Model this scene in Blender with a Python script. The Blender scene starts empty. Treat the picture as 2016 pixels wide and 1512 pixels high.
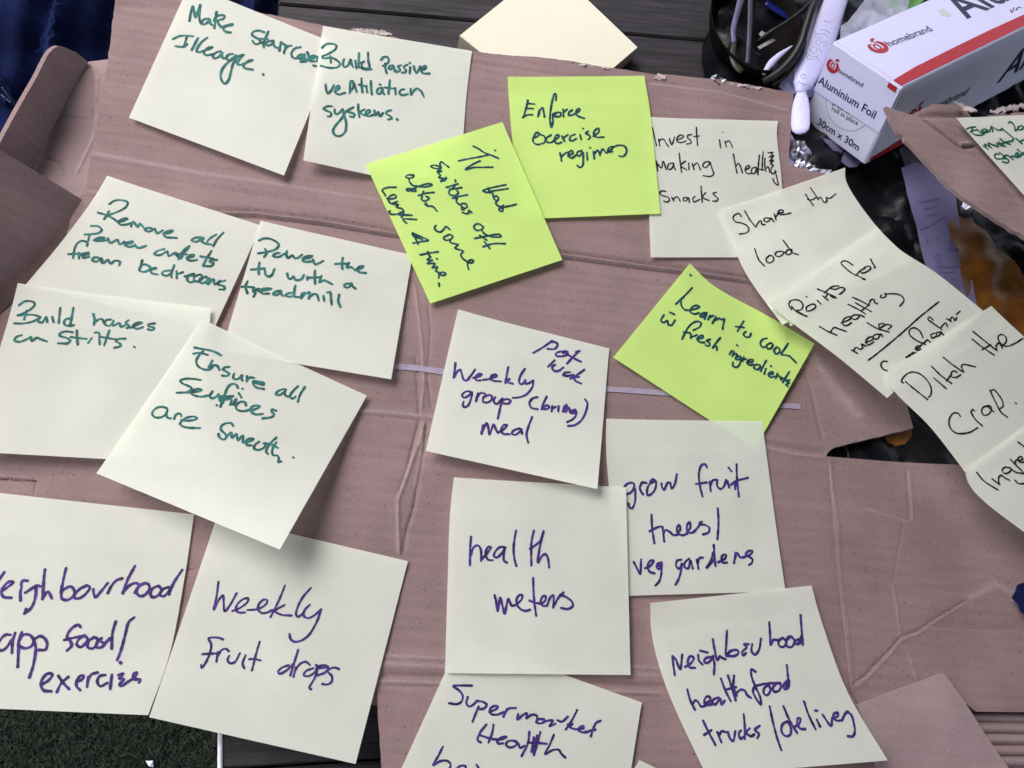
import bpy, bmesh, math, random
import numpy as np
from mathutils import Vector, Matrix, noise as mnoise
from mathutils.geometry import delaunay_2d_cdt
random.seed(7); RNG = np.random.default_rng(7)
S = bpy.context.scene
COL = S.collection

# ------------------------------------------------------------------ camera, world, sun, exposure
CAM_H, PITCH, ROLL, F = 0.3563363, 0.37919703, 0.46141771, 1650.0   # solved from the 76 mm note squares
CAM_Z = 0.0
def _rot():
    cp, sp, cr, sr = math.cos(PITCH), math.sin(PITCH), math.cos(ROLL), math.sin(ROLL)
    Rx = np.array([[1, 0, 0], [0, cp, -sp], [0, sp, cp]]); Rz = np.array([[cr, -sr, 0], [sr, cr, 0], [0, 0, 1]])
    return Rx @ Rz
CR = _rot(); CP = np.array([0, 0, CAM_H])
cam = bpy.data.cameras.new('camera'); camo = bpy.data.objects.new('camera', cam); COL.objects.link(camo)
cam.sensor_fit = 'HORIZONTAL'; cam.sensor_width = 36.0; cam.lens = 36.0 * F / 2016.0
cam.clip_start = 0.01; cam.clip_end = 50.0
M4 = Matrix([[*CR[i], CP[i]] for i in range(3)] + [[0, 0, 0, 1]])
camo.matrix_world = M4; S.camera = camo

w = bpy.data.worlds.new('World'); S.world = w; w.use_nodes = True
nt = w.node_tree; bg = nt.nodes['Background']
sky = nt.nodes.new('ShaderNodeTexSky'); sky.sky_type = 'NISHITA'; sky.sun_disc = False
SUN_EL = math.radians(54)
img_up = CR @ np.array([0, 1, 0]); img_rt = CR @ np.array([1, 0, 0])
sd = img_up * 0.62 - img_rt * 0.85; sd[2] = 0; sd /= np.linalg.norm(sd)
sun_dir = np.array([sd[0] * math.cos(SUN_EL), sd[1] * math.cos(SUN_EL), math.sin(SUN_EL)])
sky.sun_elevation = SUN_EL; sky.sun_rotation = math.atan2(sd[0], sd[1])
sky.air_density = 1.0; sky.dust_density = 2.5; sky.ozone_density = 1.0
hs = nt.nodes.new('ShaderNodeHueSaturation'); hs.inputs['Saturation'].default_value = .5; nt.links.new(sky.outputs[0], hs.inputs['Color']); nt.links.new(hs.outputs[0], bg.inputs[0]); bg.inputs[1].default_value = 0.15
sl = bpy.data.lights.new('sun', 'SUN'); so = bpy.data.objects.new('sun', sl); COL.objects.link(so)
sl.energy = 2.0; sl.angle = math.radians(42); sl.color = (1.0, 0.975, 0.93)
so.rotation_euler = Vector(sun_dir).to_track_quat('Z', 'Y').to_euler()
so.location = (0, 0, 2)
S.view_settings.view_transform = 'Standard'; S.view_settings.look = 'None'
S.view_settings.exposure = 0.81
SHADE_EDGE = -0.72; S.view_settings.gamma = 1.0; S.view_settings.use_curve_mapping = False
S.cycles.use_denoising = True; S.cycles.max_bounces = 8

# ------------------------------------------------------------------ helpers
def ray(px):
    px = np.atleast_2d(np.asarray(px, float))
    return np.stack([(px[:, 0] - 1008) / F, -(px[:, 1] - 756) / F, -np.ones(len(px))], 1) @ CR.T
def W(px, z=0.0):
    """photo point(s) -> world point(s) on the horizontal plane at height z (metres)"""
    d = ray(px); t = (np.asarray(z) - CAM_H) / d[:, 2]
    return CP + d * t[:, None]
def W1(x, y, z=0.0): return W([(x, y)], z)[0]
def PX(X):
    d = (np.asarray(X) - CP) @ CR
    return np.stack([1008 + F * d[..., 0] / -d[..., 2], 756 - F * d[..., 1] / -d[..., 2]], -1)
def depth(X): return -((np.asarray(X) - CP) @ CR)[..., 2]

_fa = W1(1103, 503, 0) - W1(170, 377, 0); FLUTE_ANG = math.atan2(_fa[1], _fa[0])
def node_mat(name, color, rough=0.6, var=0.08, vscale=60.0, fine=0.0, fscale=900.0, bump=0.0, bscale=300.0,
             bdist=0.0004, spec=0.3, metallic=0.0, color2=None, transl=0.0, specks=0.0, coat=0.0, streak=None, sheen=0.0, flute=0.0, stain=0.0):
    m = bpy.data.materials.new(name); m.use_nodes = True
    n = m.node_tree.nodes; l = m.node_tree.links; p = n['Principled BSDF']; out = n['Material Output']
    tc = n.new('ShaderNodeTexCoord'); vec = tc.outputs['Object']
    if streak is not None:
        mr_ = n.new('ShaderNodeMapping'); mr_.inputs['Rotation'].default_value = (0, 0, streak[1]); l.new(vec, mr_.inputs['Vector'])
        mp = n.new('ShaderNodeMapping'); mp.inputs['Scale'].default_value = streak[0]; l.new(mr_.outputs[0], mp.inputs['Vector']); vec = mp.outputs[0]
    c2 = color2 or tuple(max(0, c * (1 - 2 * var)) for c in color)
    c1 = color if color2 else tuple(min(1, c * (1 + var)) for c in color)
    t = n.new('ShaderNodeTexNoise'); t.inputs['Scale'].default_value = vscale; t.inputs['Detail'].default_value = 5; t.inputs['Roughness'].default_value = 0.6
    l.new(vec, t.inputs['Vector'])
    rp = n.new('ShaderNodeValToRGB'); rp.color_ramp.elements[0].position = 0.3; rp.color_ramp.elements[1].position = 0.7
    rp.color_ramp.elements[0].color = (*c2, 1); rp.color_ramp.elements[1].color = (*c1, 1); l.new(t.outputs[0], rp.inputs[0])
    colr = rp.outputs[0]
    if fine > 0:
        t2 = n.new('ShaderNodeTexNoise'); t2.inputs['Scale'].default_value = fscale; t2.inputs['Detail'].default_value = 3; l.new(vec, t2.inputs['Vector'])
        mr = n.new('ShaderNodeMapRange'); mr.inputs[1].default_value = 0.25; mr.inputs[2].default_value = 0.75; mr.inputs[3].default_value = 1 - fine; mr.inputs[4].default_value = 1 + fine; l.new(t2.outputs[0], mr.inputs[0])
        mx = n.new('ShaderNodeMix'); mx.data_type = 'RGBA'; mx.blend_type = 'MULTIPLY'; mx.inputs[0].default_value = 1; l.new(colr, mx.inputs[6]); l.new(mr.outputs[0], mx.inputs[7]); colr = mx.outputs[2]
    if specks > 0:
        for sc, th in ((420.0, 0.16), (1000.0, 0.22)):
            v = n.new('ShaderNodeTexVoronoi'); v.inputs['Scale'].default_value = sc; l.new(tc.outputs['Object'], v.inputs['Vector'])
            wn = n.new('ShaderNodeSeparateColor'); l.new(v.outputs['Color'], wn.inputs[0])
            a = n.new('ShaderNodeMath'); a.operation = 'LESS_THAN'; a.inputs[1].default_value = th; l.new(v.outputs['Distance'], a.inputs[0])
            b = n.new('ShaderNodeMath'); b.operation = 'LESS_THAN'; b.inputs[1].default_value = 0.22; l.new(wn.outputs[0], b.inputs[0])
            c = n.new('ShaderNodeMath'); c.operation = 'MULTIPLY'; l.new(a.outputs[0], c.inputs[0]); l.new(b.outputs[0], c.inputs[1])
            d = n.new('ShaderNodeMath'); d.operation = 'MULTIPLY'; d.inputs[1].default_value = specks; l.new(c.outputs[0], d.inputs[0])
            mx = n.new('ShaderNodeMix'); mx.data_type = 'RGBA'; l.new(d.outputs[0], mx.inputs[0]); l.new(colr, mx.inputs[6]); mx.inputs[7].default_value = (color[0] * .35, color[1] * .35, color[2] * .35, 1); colr = mx.outputs[2]
    if stain > 0:                                # scuffed paper fibres, blotches, and light painted along raised folds
        mr_ = n.new('ShaderNodeMapping'); mr_.inputs['Rotation'].default_value = (0, 0, -FLUTE_ANG); l.new(tc.outputs['Object'], mr_.inputs['Vector'])
        mp = n.new('ShaderNodeMapping'); mp.inputs['Scale'].default_value = (28, 260, 60); l.new(mr_.outputs[0], mp.inputs['Vector'])
        for vv, sc, lo, hi, am in ((mp.outputs[0], 1.0, .35, .7, stain * .55), (tc.outputs['Object'], 14.0, .35, .65, stain * .8), (tc.outputs['Object'], 2600.0, .3, .7, stain * .9)):
            t3 = n.new('ShaderNodeTexNoise'); t3.inputs['Scale'].default_value = sc; t3.inputs['Detail'].default_value = 6; l.new(vv, t3.inputs['Vector'])
            mr = n.new('ShaderNodeMapRange'); mr.inputs[1].default_value = lo; mr.inputs[2].default_value = hi; mr.inputs[3].default_value = 1 - am; mr.inputs[4].default_value = 1 + am; l.new(t3.outputs[0], mr.inputs[0])
            mx = n.new('ShaderNodeMix'); mx.data_type = 'RGBA'; mx.blend_type = 'MULTIPLY'; mx.inputs[0].default_value = 1; l.new(colr, mx.inputs[6]); l.new(mr.outputs[0], mx.inputs[7]); colr = mx.outputs[2]
        at = n.new('ShaderNodeAttribute'); at.attribute_name = 'ridge_light'
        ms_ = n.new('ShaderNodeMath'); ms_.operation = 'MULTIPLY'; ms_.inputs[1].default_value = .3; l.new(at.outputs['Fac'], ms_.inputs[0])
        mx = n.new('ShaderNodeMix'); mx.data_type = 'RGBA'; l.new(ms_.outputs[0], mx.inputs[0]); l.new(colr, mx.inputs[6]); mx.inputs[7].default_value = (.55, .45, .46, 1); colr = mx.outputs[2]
    l.new(colr, p.inputs['Base Color'])
    p.inputs['Roughness'].default_value = rough; p.inputs['Specular IOR Level'].default_value = spec; p.inputs['Metallic'].default_value = metallic
    if coat: p.inputs['Coat Weight'].default_value = coat
    if sheen: p.inputs['Sheen Weight'].default_value = sheen
    if bump > 0:
        tb = n.new('ShaderNodeTexNoise'); tb.inputs['Scale'].default_value = bscale; tb.inputs['Detail'].default_value = 4; l.new(vec, tb.inputs['Vector'])
        bp = n.new('ShaderNodeBump'); bp.inputs['Strength'].default_value = bump; bp.inputs['Distance'].default_value = bdist; l.new(tb.outputs[0], bp.inputs['Height']); l.new(bp.outputs[0], p.inputs['Normal'])
        if flute > 0:
            mp2 = n.new('ShaderNodeMapping'); mp2.inputs['Rotation'].default_value = (0, 0, -FLUTE_ANG); l.new(tc.outputs['Object'], mp2.inputs['Vector'])
            wv = n.new('ShaderNodeTexWave'); wv.bands_direction = 'Y'; wv.inputs['Scale'].default_value = 62.0; wv.inputs['Distortion'].default_value = 1.6; wv.inputs['Detail'].default_value = 2; wv.inputs['Detail Scale'].default_value = .35; l.new(mp2.outputs[0], wv.inputs['Vector'])
            b2 = n.new('ShaderNodeBump'); b2.inputs['Strength'].default_value = 1; b2.inputs['Distance'].default_value = flute; l.new(wv.outputs[0], b2.inputs['Height']); l.new(bp.outputs[0], b2.inputs['Normal']); l.new(b2.outputs[0], p.inputs['Normal'])
    if transl > 0:
        tr = n.new('ShaderNodeBsdfTranslucent'); l.new(colr, tr.inputs[0])
        ms = n.new('ShaderNodeMixShader'); ms.inputs[0].default_value = transl
        l.new(p.outputs[0], ms.inputs[1]); l.new(tr.outputs[0], ms.inputs[2]); l.new(ms.outputs[0], out.inputs[0])
    return m

def mesh_obj(name, verts, faces, mat, parent=None, origin=None, smooth=True, rotm=None):
    v = np.asarray(verts, float)
    if origin is not None: v = v - np.asarray(origin)
    me = bpy.data.meshes.new(name); me.from_pydata(v.tolist(), [], [list(map(int, f)) for f in faces]); me.update()
    if mat: me.materials.append(mat)
    if smooth: me.polygons.foreach_set('use_smooth', [True] * len(me.polygons))
    o = bpy.data.objects.new(name, me); COL.objects.link(o)
    if parent is not None: o.parent = parent
    elif origin is not None: o.location = origin
    return o
def tag(o, label=None, cat=None, group=None, kind=None):
    if label: o['label'] = label
    if cat: o['category'] = cat
    if group: o['group'] = group
    if kind: o['kind'] = kind
    return o
def empty(name, loc, label, cat, group=None):
    o = bpy.data.objects.new(name, None); COL.objects.link(o); o.location = loc; o.empty_display_size = 0.02
    return tag(o, label, cat, group)

def polyline_dist(P, line):
    """distance and signed side of 2D points P to polyline"""
    line = np.asarray(line, float); best = np.full(len(P), 1e9); along = np.zeros(len(P)); acc = 0; sgn = np.ones(len(P))
    tot = np.sum(np.linalg.norm(np.diff(line, axis=0), axis=1))
    for a, b in zip(line[:-1], line[1:]):
        ab = b - a; L = np.linalg.norm(ab); t = np.clip(((P - a) @ ab) / (L * L), 0, 1)
        q = a + t[:, None] * ab; d = np.linalg.norm(P - q, axis=1); m = d < best
        best[m] = d[m]; along[m] = ((acc + t * L) / tot)[m]
        cr = ab[0] * (P[:, 1] - a[1]) - ab[1] * (P[:, 0] - a[0]); sgn[m] = np.sign(cr)[m]; acc += L
    return best, along, sgn
def inside(P, poly):
    x, y = P[:, 0], P[:, 1]; poly = np.asarray(poly); c = np.zeros(len(P), bool); j = len(poly) - 1
    for i in range(len(poly)):
        xi, yi, xj, yj = *poly[i][:2], *poly[j][:2]
        m = ((yi > y) != (yj > y)) & (x < (xj - xi) * (y - yi) / (yj - yi + 1e-15) + xi); c ^= m; j = i
    return c
def densify(poly, step, closed=True, jag=0.0):
    poly = [np.asarray(p, float) for p in poly]; out = []
    n = len(poly)
    for i in range(n if closed else n - 1):
        a, b = poly[i], poly[(i + 1) % n]; k = max(1, int(np.linalg.norm(b - a) / step))
        for t in range(k): out.append(a + (b - a) * t / k + (RNG.normal(0, jag, 2) if jag and t else 0))
    if not closed: out.append(poly[-1])
    return np.array(out)

def sheet(name, poly_px, z, mat, hfun=None, creases=(), step=0.0025, thick=0.003, parent=None, origin=None, jag=0.0, zpts=None, edge_mat=None):
    """solid sheet of card/cloth/plastic from an outline given in photo points at height z; hfun adds relief"""
    poly = W(poly_px, z)[:, :2]; pd = densify(poly, step, True, jag)
    lo, hi = pd.min(0), pd.max(0)
    gx, gy = np.meshgrid(np.arange(lo[0], hi[0], step), np.arange(lo[1], hi[1], step)); G = np.stack([gx.ravel(), gy.ravel()], 1)
    G = G + RNG.uniform(-.2, .2, G.shape) * step
    pts = [G]
    for cr in creases:                           # extra points along each fold line
        ln = densify(W(cr['px'], z)[:, :2], 0.0012, False)
        d = np.gradient(ln, axis=0); nrm = np.stack([-d[:, 1], d[:, 0]], 1); nrm /= np.linalg.norm(nrm, axis=1)[:, None] + 1e-12
        wd = cr.get('w', .0015)
        for k in (-2.2, -1.5, -1, -.5, 0, .5, 1, 1.5, 2.2): pts.append(ln + nrm * k * wd)
    P = np.concatenate(pts); P = P[inside(P, pd)]
    d, _, _ = polyline_dist(P, np.vstack([pd[::1], pd[:1]])) if len(pd) < 900 else (np.full(len(P), 1), 0, 0)
    P = P[d > step * .45] if len(pd) < 900 else P
    key = np.unique(np.round(P / (step * .22)).astype(np.int64), axis=0, return_index=True)[1]; P = P[key]
    V = np.vstack([pd, P]); n = len(pd)
    r = delaunay_2d_cdt([Vector(p) for p in V.tolist()], [(i, (i + 1) % n) for i in range(n)], [list(range(n))], 1, 1e-7)
    V2 = np.array([list(v) for v in r[0]]); faces = r[2]
    h = np.zeros(len(V2)) if hfun is None else hfun(V2)
    for cr in creases:
        s, al, sg = polyline_dist(V2, W(cr['px'], z)[:, :2]); wd = cr.get('w', .0015); a = cr.get('a', -.001)
        taper = np.clip(np.minimum(al, 1 - al) * cr.get('taper', 30), 0, 1) if cr.get('taper', 30) else 1
        if cr.get('kind') == 'double': pr = (-np.exp(-((s - 1.2 * wd) / (.7 * wd)) ** 2) + .9 * np.exp(-(s / (.6 * wd)) ** 2))
        elif cr.get('kind') == 'step': pr = -(np.where(sg > 0, 1, 0) * np.exp(-(s / (6 * wd)) ** 2))
        else: pr = np.exp(-(s / wd) ** 2)
        h = h + abs(a) * pr * taper if cr.get('kind') in ('double', 'step') else h + a * pr * taper
    ridge_light = np.zeros(len(V2))  # lit look of raised folds, stored as a lighter colour
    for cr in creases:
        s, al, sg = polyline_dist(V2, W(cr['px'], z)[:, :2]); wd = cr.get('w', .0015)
        if cr.get('a', -1) > 0: ridge_light = np.maximum(ridge_light, np.exp(-(s / (.6 * wd)) ** 2) * np.clip(np.minimum(al, 1 - al) * 30, .3, 1))
    ridge_light *= RNG.uniform(.5, 1, len(ridge_light))
    zz = z + h; V3 = np.column_stack([V2, zz])
    nv = len(V3)
    if thick > 0:
        edges = {}
        for f in faces:
            for i in range(len(f)):
                e = (f[i], f[(i + 1) % len(f)]); edges[e] = 1
        bd = [e for e in edges if (e[1], e[0]) not in edges]
        allv = np.vstack([V3, V3 - [0, 0, thick]]); fc = [list(f) for f in faces] + [[i + nv for i in reversed(f)] for f in faces]
        fc += [[b, a, a + nv, b + nv] for a, b in bd]
    else: allv, fc = V3, [list(f) for f in faces]
    o = mesh_obj(name, allv, fc, mat, parent, origin)
    me = o.data
    if thick > 0:                                # crisp cut edges
        for p_ in me.polygons[len(faces) * 2:]: p_.use_smooth = False
        me.validate()
        me.set_sharp_from_angle(angle=math.radians(38))
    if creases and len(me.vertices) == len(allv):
        at = me.attributes.new('ridge_light', 'FLOAT', 'POINT'); at.data.foreach_set('value', np.concatenate([ridge_light, ridge_light * 0] if thick > 0 else [ridge_light]).astype(np.float32))
    return o

def wav(amp, wl, seed, n=10):
    r = np.random.default_rng(seed); ks = []
    for _ in range(n):
        th = r.uniform(0, 2 * math.pi); l = wl * r.uniform(.6, 1.8); ks.append((math.cos(th) * 2 * math.pi / l, math.sin(th) * 2 * math.pi / l, r.uniform(0, 6.3)))
    return lambda P: amp / math.sqrt(n) * sum(np.sin(P[:, 0] * a + P[:, 1] * b + c) for a, b, c in ks)

def tube(name, pts, rad, mat, parent=None, origin=None, seg=10):
    pts = np.asarray(pts, float); n = len(pts); T = np.gradient(pts, axis=0); T /= np.linalg.norm(T, axis=1)[:, None]
    up = np.array([0, 0, 1.0]); vs = []; rad = np.broadcast_to(rad, n)
    for p, t, r in zip(pts, T, rad):
        s = np.cross(t, up); s /= np.linalg.norm(s) + 1e-9; u = np.cross(s, t)
        for k in range(seg):
            a = 2 * math.pi * k / seg; vs.append(p + r * (math.cos(a) * s + math.sin(a) * u))
    fs = [[i * seg + k, i * seg + (k + 1) % seg, (i + 1) * seg + (k + 1) % seg, (i + 1) * seg + k] for i in range(n - 1) for k in range(seg)]
    fs += [list(range(seg))[::-1], [(n - 1) * seg + k for k in range(seg)]]
    return mesh_obj(name, vs, fs, mat, parent, origin)
def catmull(p, step):
    p = np.asarray(p, float)
    if len(p) < 3:
        L = np.linalg.norm(p[-1] - p[0]); k = max(2, int(L / step) + 1); return np.linspace(p[0], p[-1], k)
    q = np.vstack([2 * p[0] - p[1], p, 2 * p[-1] - p[-2]]); out = []
    for i in range(1, len(q) - 2):
        p0, p1, p2, p3 = q[i - 1:i + 3]
        d = [max(1e-6, np.linalg.norm(b - a) ** .5) for a, b in ((p0, p1), (p1, p2), (p2, p3))]
        m1 = (p1 - p0) / d[0] - (p2 - p0) / (d[0] + d[1]) + (p2 - p1) / d[1]; m2 = (p2 - p1) / d[1] - (p3 - p1) / (d[1] + d[2]) + (p3 - p2) / d[2]
        m1 *= d[1]; m2 *= d[1]
        k = max(1, int(np.linalg.norm(p2 - p1) / step)); t = (np.arange(k) / k)[:, None]
        out.append((2 * t**3 - 3 * t**2 + 1) * p1 + (t**3 - 2 * t**2 + t) * m1 + (-2 * t**3 + 3 * t**2) * p2 + (t**3 - t**2) * m2)
    return np.vstack(out + [p[-1:]])

def ribbons(strokes, widths, normals_fn, lift0=0.00008):
    """flat ink ribbons with round ends; strokes = list of 3D polylines"""
    V, Fc = [], []; base = 0; r = np.random.default_rng(3)
    for k, (c, wd) in enumerate(zip(strokes, widths)):
        n = len(c); N = normals_fn(k, c)
        lift = lift0 + 0.000012 * (k % 9) + np.linspace(0, 0.00001, n)
        T = np.gradient(c, axis=0) if n > 1 else np.array([[1, 0, 0.]]); T /= np.linalg.norm(T, axis=1)[:, None] + 1e-12
        Sd = np.cross(N, T); Sd /= np.linalg.norm(Sd, axis=1)[:, None] + 1e-12
        ph = r.uniform(0, 6.3, 3); s = np.arange(n)
        hw = wd * .5 * (1 + .11 * np.sin(s * .21 + ph[0]) + .08 * np.sin(s * .53 + ph[1]) + r.normal(0, .045, n))
        C = c + N * lift[:, None]; Lf = C + Sd * hw[:, None]; Rt = C - Sd * hw[:, None]
        idx = base + np.arange(n)
        V += [Lf, Rt]; Fc += [[base + i, base + n + i, base + n + i + 1, base + i + 1] for i in range(n - 1)]; base += 2 * n
        for e, dr in ((0, -1), (n - 1, 1)):      # round caps
            cap = [C[e] + hw[e] * (math.cos(a) * Sd[e] + math.sin(a) * T[e] * dr) for a in np.linspace(0, math.pi, 7)]
            V.append(np.array(cap)); f = [base + i for i in range(7)]; Fc.append(f if dr < 0 else f[::-1]); base += 7
        turn = np.zeros(n)                       # round joins at sharp turns
        if n > 4:
            turn[2:-2] = np.einsum('ij,ij->i', T[:-4], T[4:])
            for i in np.where((turn[2:-2] < .75))[0] + 2:
                cap = [C[i] - N[i] * .000006 + hw[i] * (math.cos(a) * Sd[i] + math.sin(a) * T[i]) for a in np.linspace(0, 2 * math.pi, 10)[:-1]]
                V.append(np.array(cap)); Fc.append([base + j for j in range(9)][::-1]); base += 9
    V = np.vstack(V)
    return V, Fc

# ------------------------------------------------------------------ sticky notes: Coons patches between four traced edges
def edge_fn(pts):
    """pts: (px,py,zmm) list; returns f(t)->3D"""
    P = np.asarray(pts, float)
    s = np.r_[0, np.cumsum(np.linalg.norm(np.diff(P[:, :2], axis=0), axis=1))]; s /= s[-1]
    if len(P) > 2:
        dense = catmull(P, 4.0); sd = np.r_[0, np.cumsum(np.linalg.norm(np.diff(dense[:, :2], axis=0), axis=1))]; sd /= sd[-1]
        return lambda t: W(np.stack([np.interp(t, sd, dense[:, 0]), np.interp(t, sd, dense[:, 1])], 1), np.interp(t, sd, dense[:, 2]) * .001)
    return None if False else (lambda t: W(np.stack([np.interp(t, s, P[:, 0]), np.interp(t, s, P[:, 1])], 1), np.interp(t, s, P[:, 2]) * .001))
class Note:
    def __init__(s, T, B, L, R, bulge=0.0, seed=0, curl=1.7, lift=.5):
        # T: left->right, B: left->right, L: top->bottom, R: top->bottom (corner points shared)
        s.T, s.B = edge_fn(T), edge_fn(B); s.curl = curl
        s.L, s.R = edge_fn(s._curl(L)), edge_fn(s._curl(R)); s.bulge = bulge; s.lift = lift * .001; s.wv = wav(.0003, .04, seed + 100, 6)
    def _curl(s, E):
        if len(E) == 2:                          # stuck along the top, lifting towards the bottom
            a, b = np.array(E[0], float), np.array(E[1], float); t = np.linspace(0, 1, 9)
            q = a + (b - a) * t[:, None]; q[:, 2] = a[2] + (b[2] - a[2]) * t ** s.curl; return q.tolist()
        return E
    def __call__(s, u, v):
        u, v = np.asarray(u, float), np.asarray(v, float); z1, o1 = np.zeros(1), np.ones(1)
        c00, c10, c01, c11 = s.T(z1), s.T(o1), s.B(z1), s.B(o1)
        U, Vv = u[:, None], v[:, None]
        X = (1 - Vv) * s.T(u) + Vv * s.B(u) + (1 - U) * s.L(v) + U * s.R(v) - ((1 - U) * (1 - Vv) * c00 + U * (1 - Vv) * c10 + (1 - U) * Vv * c01 + U * Vv * c11)
        P2 = X[:, :2]
        X[:, 2] += s.bulge * 16 * u * (1 - u) * v * (1 - v) * .001 + s.wv(P2) * np.clip(16 * u * (1 - u) * v * (1 - v), 0, 1) + .0002
        X[:, 2] += s.lift * (np.clip(1 - u / .34, 0, 1) ** 2 * np.clip(1 - v / .34, 0, 1) ** 2 * 1.0 + .35 * np.clip(1 - v / .16, 0, 1) ** 2)
        X[:, 2] += .00022 * np.exp(-((v - .2) / .035) ** 2) * np.clip(12 * u * (1 - u), 0, 1)
        return X
def build_note(key, note, paper, ink, label, N=44, hidden_ink=None):
    u, v = np.meshgrid(np.linspace(0, 1, N), np.linspace(0, 1, N)); u, v = u.ravel(), v.ravel()
    X = note(u, v); org = X.mean(0); org[2] = X[:, 2].min()
    fs = [[j * N + i, (j + 1) * N + i, (j + 1) * N + i + 1, j * N + i + 1] for j in range(N - 1) for i in range(N - 1)]
    o = mesh_obj('sticky_note', X, fs, paper, origin=org)
    tag(o, label, 'sticky note', 'handwritten sticky notes')
    if key in INK:
        PXg = PX(X); strokes, widths, nrm = [], [], []
        for ox, oy, sc, wd, txt in INK[key]:
            for st in txt.replace('\n', ' ').split(';'):
                p = np.array([[float(c) for c in q.split(',')] for q in st.split()])
                if len(p) < 2: continue
                p = p / sc + [ox, oy]; p = catmull(p, 1.3)
                # invert the projection of the note surface
                d = ((p[:, None, :] - PXg[None]) ** 2).sum(2); k = d.argmin(1); uu, vv = u[k].copy(), v[k].copy()
                for _ in range(6):
                    e = 1e-3; f0 = PX(note(uu, vv)); fu = (PX(note(uu + e, vv)) - f0) / e; fv = (PX(note(uu, vv + e)) - f0) / e
                    r = p - f0; det = fu[:, 0] * fv[:, 1] - fu[:, 1] * fv[:, 0]; det = np.where(abs(det) < 1e-3, 1e-3, det)
                    uu += np.clip((r[:, 0] * fv[:, 1] - r[:, 1] * fv[:, 0]) / det, -.1, .1); vv += np.clip((fu[:, 0] * r[:, 1] - fu[:, 1] * r[:, 0]) / det, -.1, .1)
                ok = (uu > .004) & (uu < .996) & (vv > .004) & (vv < .996)
                i = 0
                while i < len(ok):
                    if not ok[i]: i += 1; continue
                    j = i
                    while j < len(ok) and ok[j]: j += 1
                    if j - i >= 2:
                        a, b = uu[i:j], vv[i:j]; c = note(a, b); e = 2e-3
                        n_ = np.cross(note(a + e, b) - note(a - e, b), note(a, b - e) - note(a, b + e)); n_ /= np.linalg.norm(n_, axis=1)[:, None]; n_ *= np.sign(n_[:, 2:3])
                        strokes.append(c); widths.append(wd * depth(c).mean() / F); nrm.append(n_)
                    i = j
        V, Fc = ribbons(strokes, widths, lambda k, c: nrm[k])
        mesh_obj('handwriting', V, Fc, ink, parent=o, origin=org)
    return o

# handwriting traced as pen strokes: (origin x, origin y, zoom, pen width) then strokes separated by ';'
INK = {}
INK['staircase'] = [(320,0,5.0025,5.0,"""
265,208 278,130 298,62 312,120 325,172 348,110 372,48 364,110 362,165 370,215 385,238 410,240;
455,185 418,188 388,215 395,242 430,232 465,195 466,225 490,248;
532,118 522,190 510,280;508,205 528,165 575,150 612,158 600,185 545,205 552,235 580,268 605,272;
600,262 650,245 690,238 680,250 630,262 600,280 608,305 640,318 672,320;
1000,318 940,302 890,318 880,345 915,370 950,390 966,420 925,435 905,430 888,405;
1042,312 1012,380 992,430 998,468;958,382 1035,385;
1085,400 1035,410 1015,435 1045,450 1085,425 1094,402 1092,440 1115,468 1130,470;
1168,415 1150,500;1190,430 1197,440;1215,445 1195,525 1210,480 1240,455 1268,450;
1358,465 1310,475 1275,510 1270,545 1295,575 1335,570;
1398,535 1355,540 1330,565 1350,580 1390,550 1398,535 1395,585;
1425,515 1440,565 1410,605 1360,610 1400,590 1440,580;1438,590 1490,572 1502,552 1470,555 1440,580 1450,602 1505,605;
1525,560 1532,608;1485,646 1522,655;
105,385 165,357 230,352 300,358;240,362 226,410 212,462;125,455 170,462 212,460 240,435;
350,375 315,440 288,495;442,370 385,415 340,480 335,508 365,515 400,500 455,485 488,465 460,468 415,500 408,530 440,545 490,535;
575,505 525,520 495,550 510,575 555,560 590,520 582,555 600,575 630,570;
692,532 650,540 628,570 645,592 690,575 725,545 715,590 690,640 672,715 650,790 615,825 585,800 572,745 590,680 640,620 720,570 790,540;
795,540 750,595 735,630 760,640;770,640 850,608 882,592 850,598 800,640 800,665 830,678 888,687;990,730 994,740""")]
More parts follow.
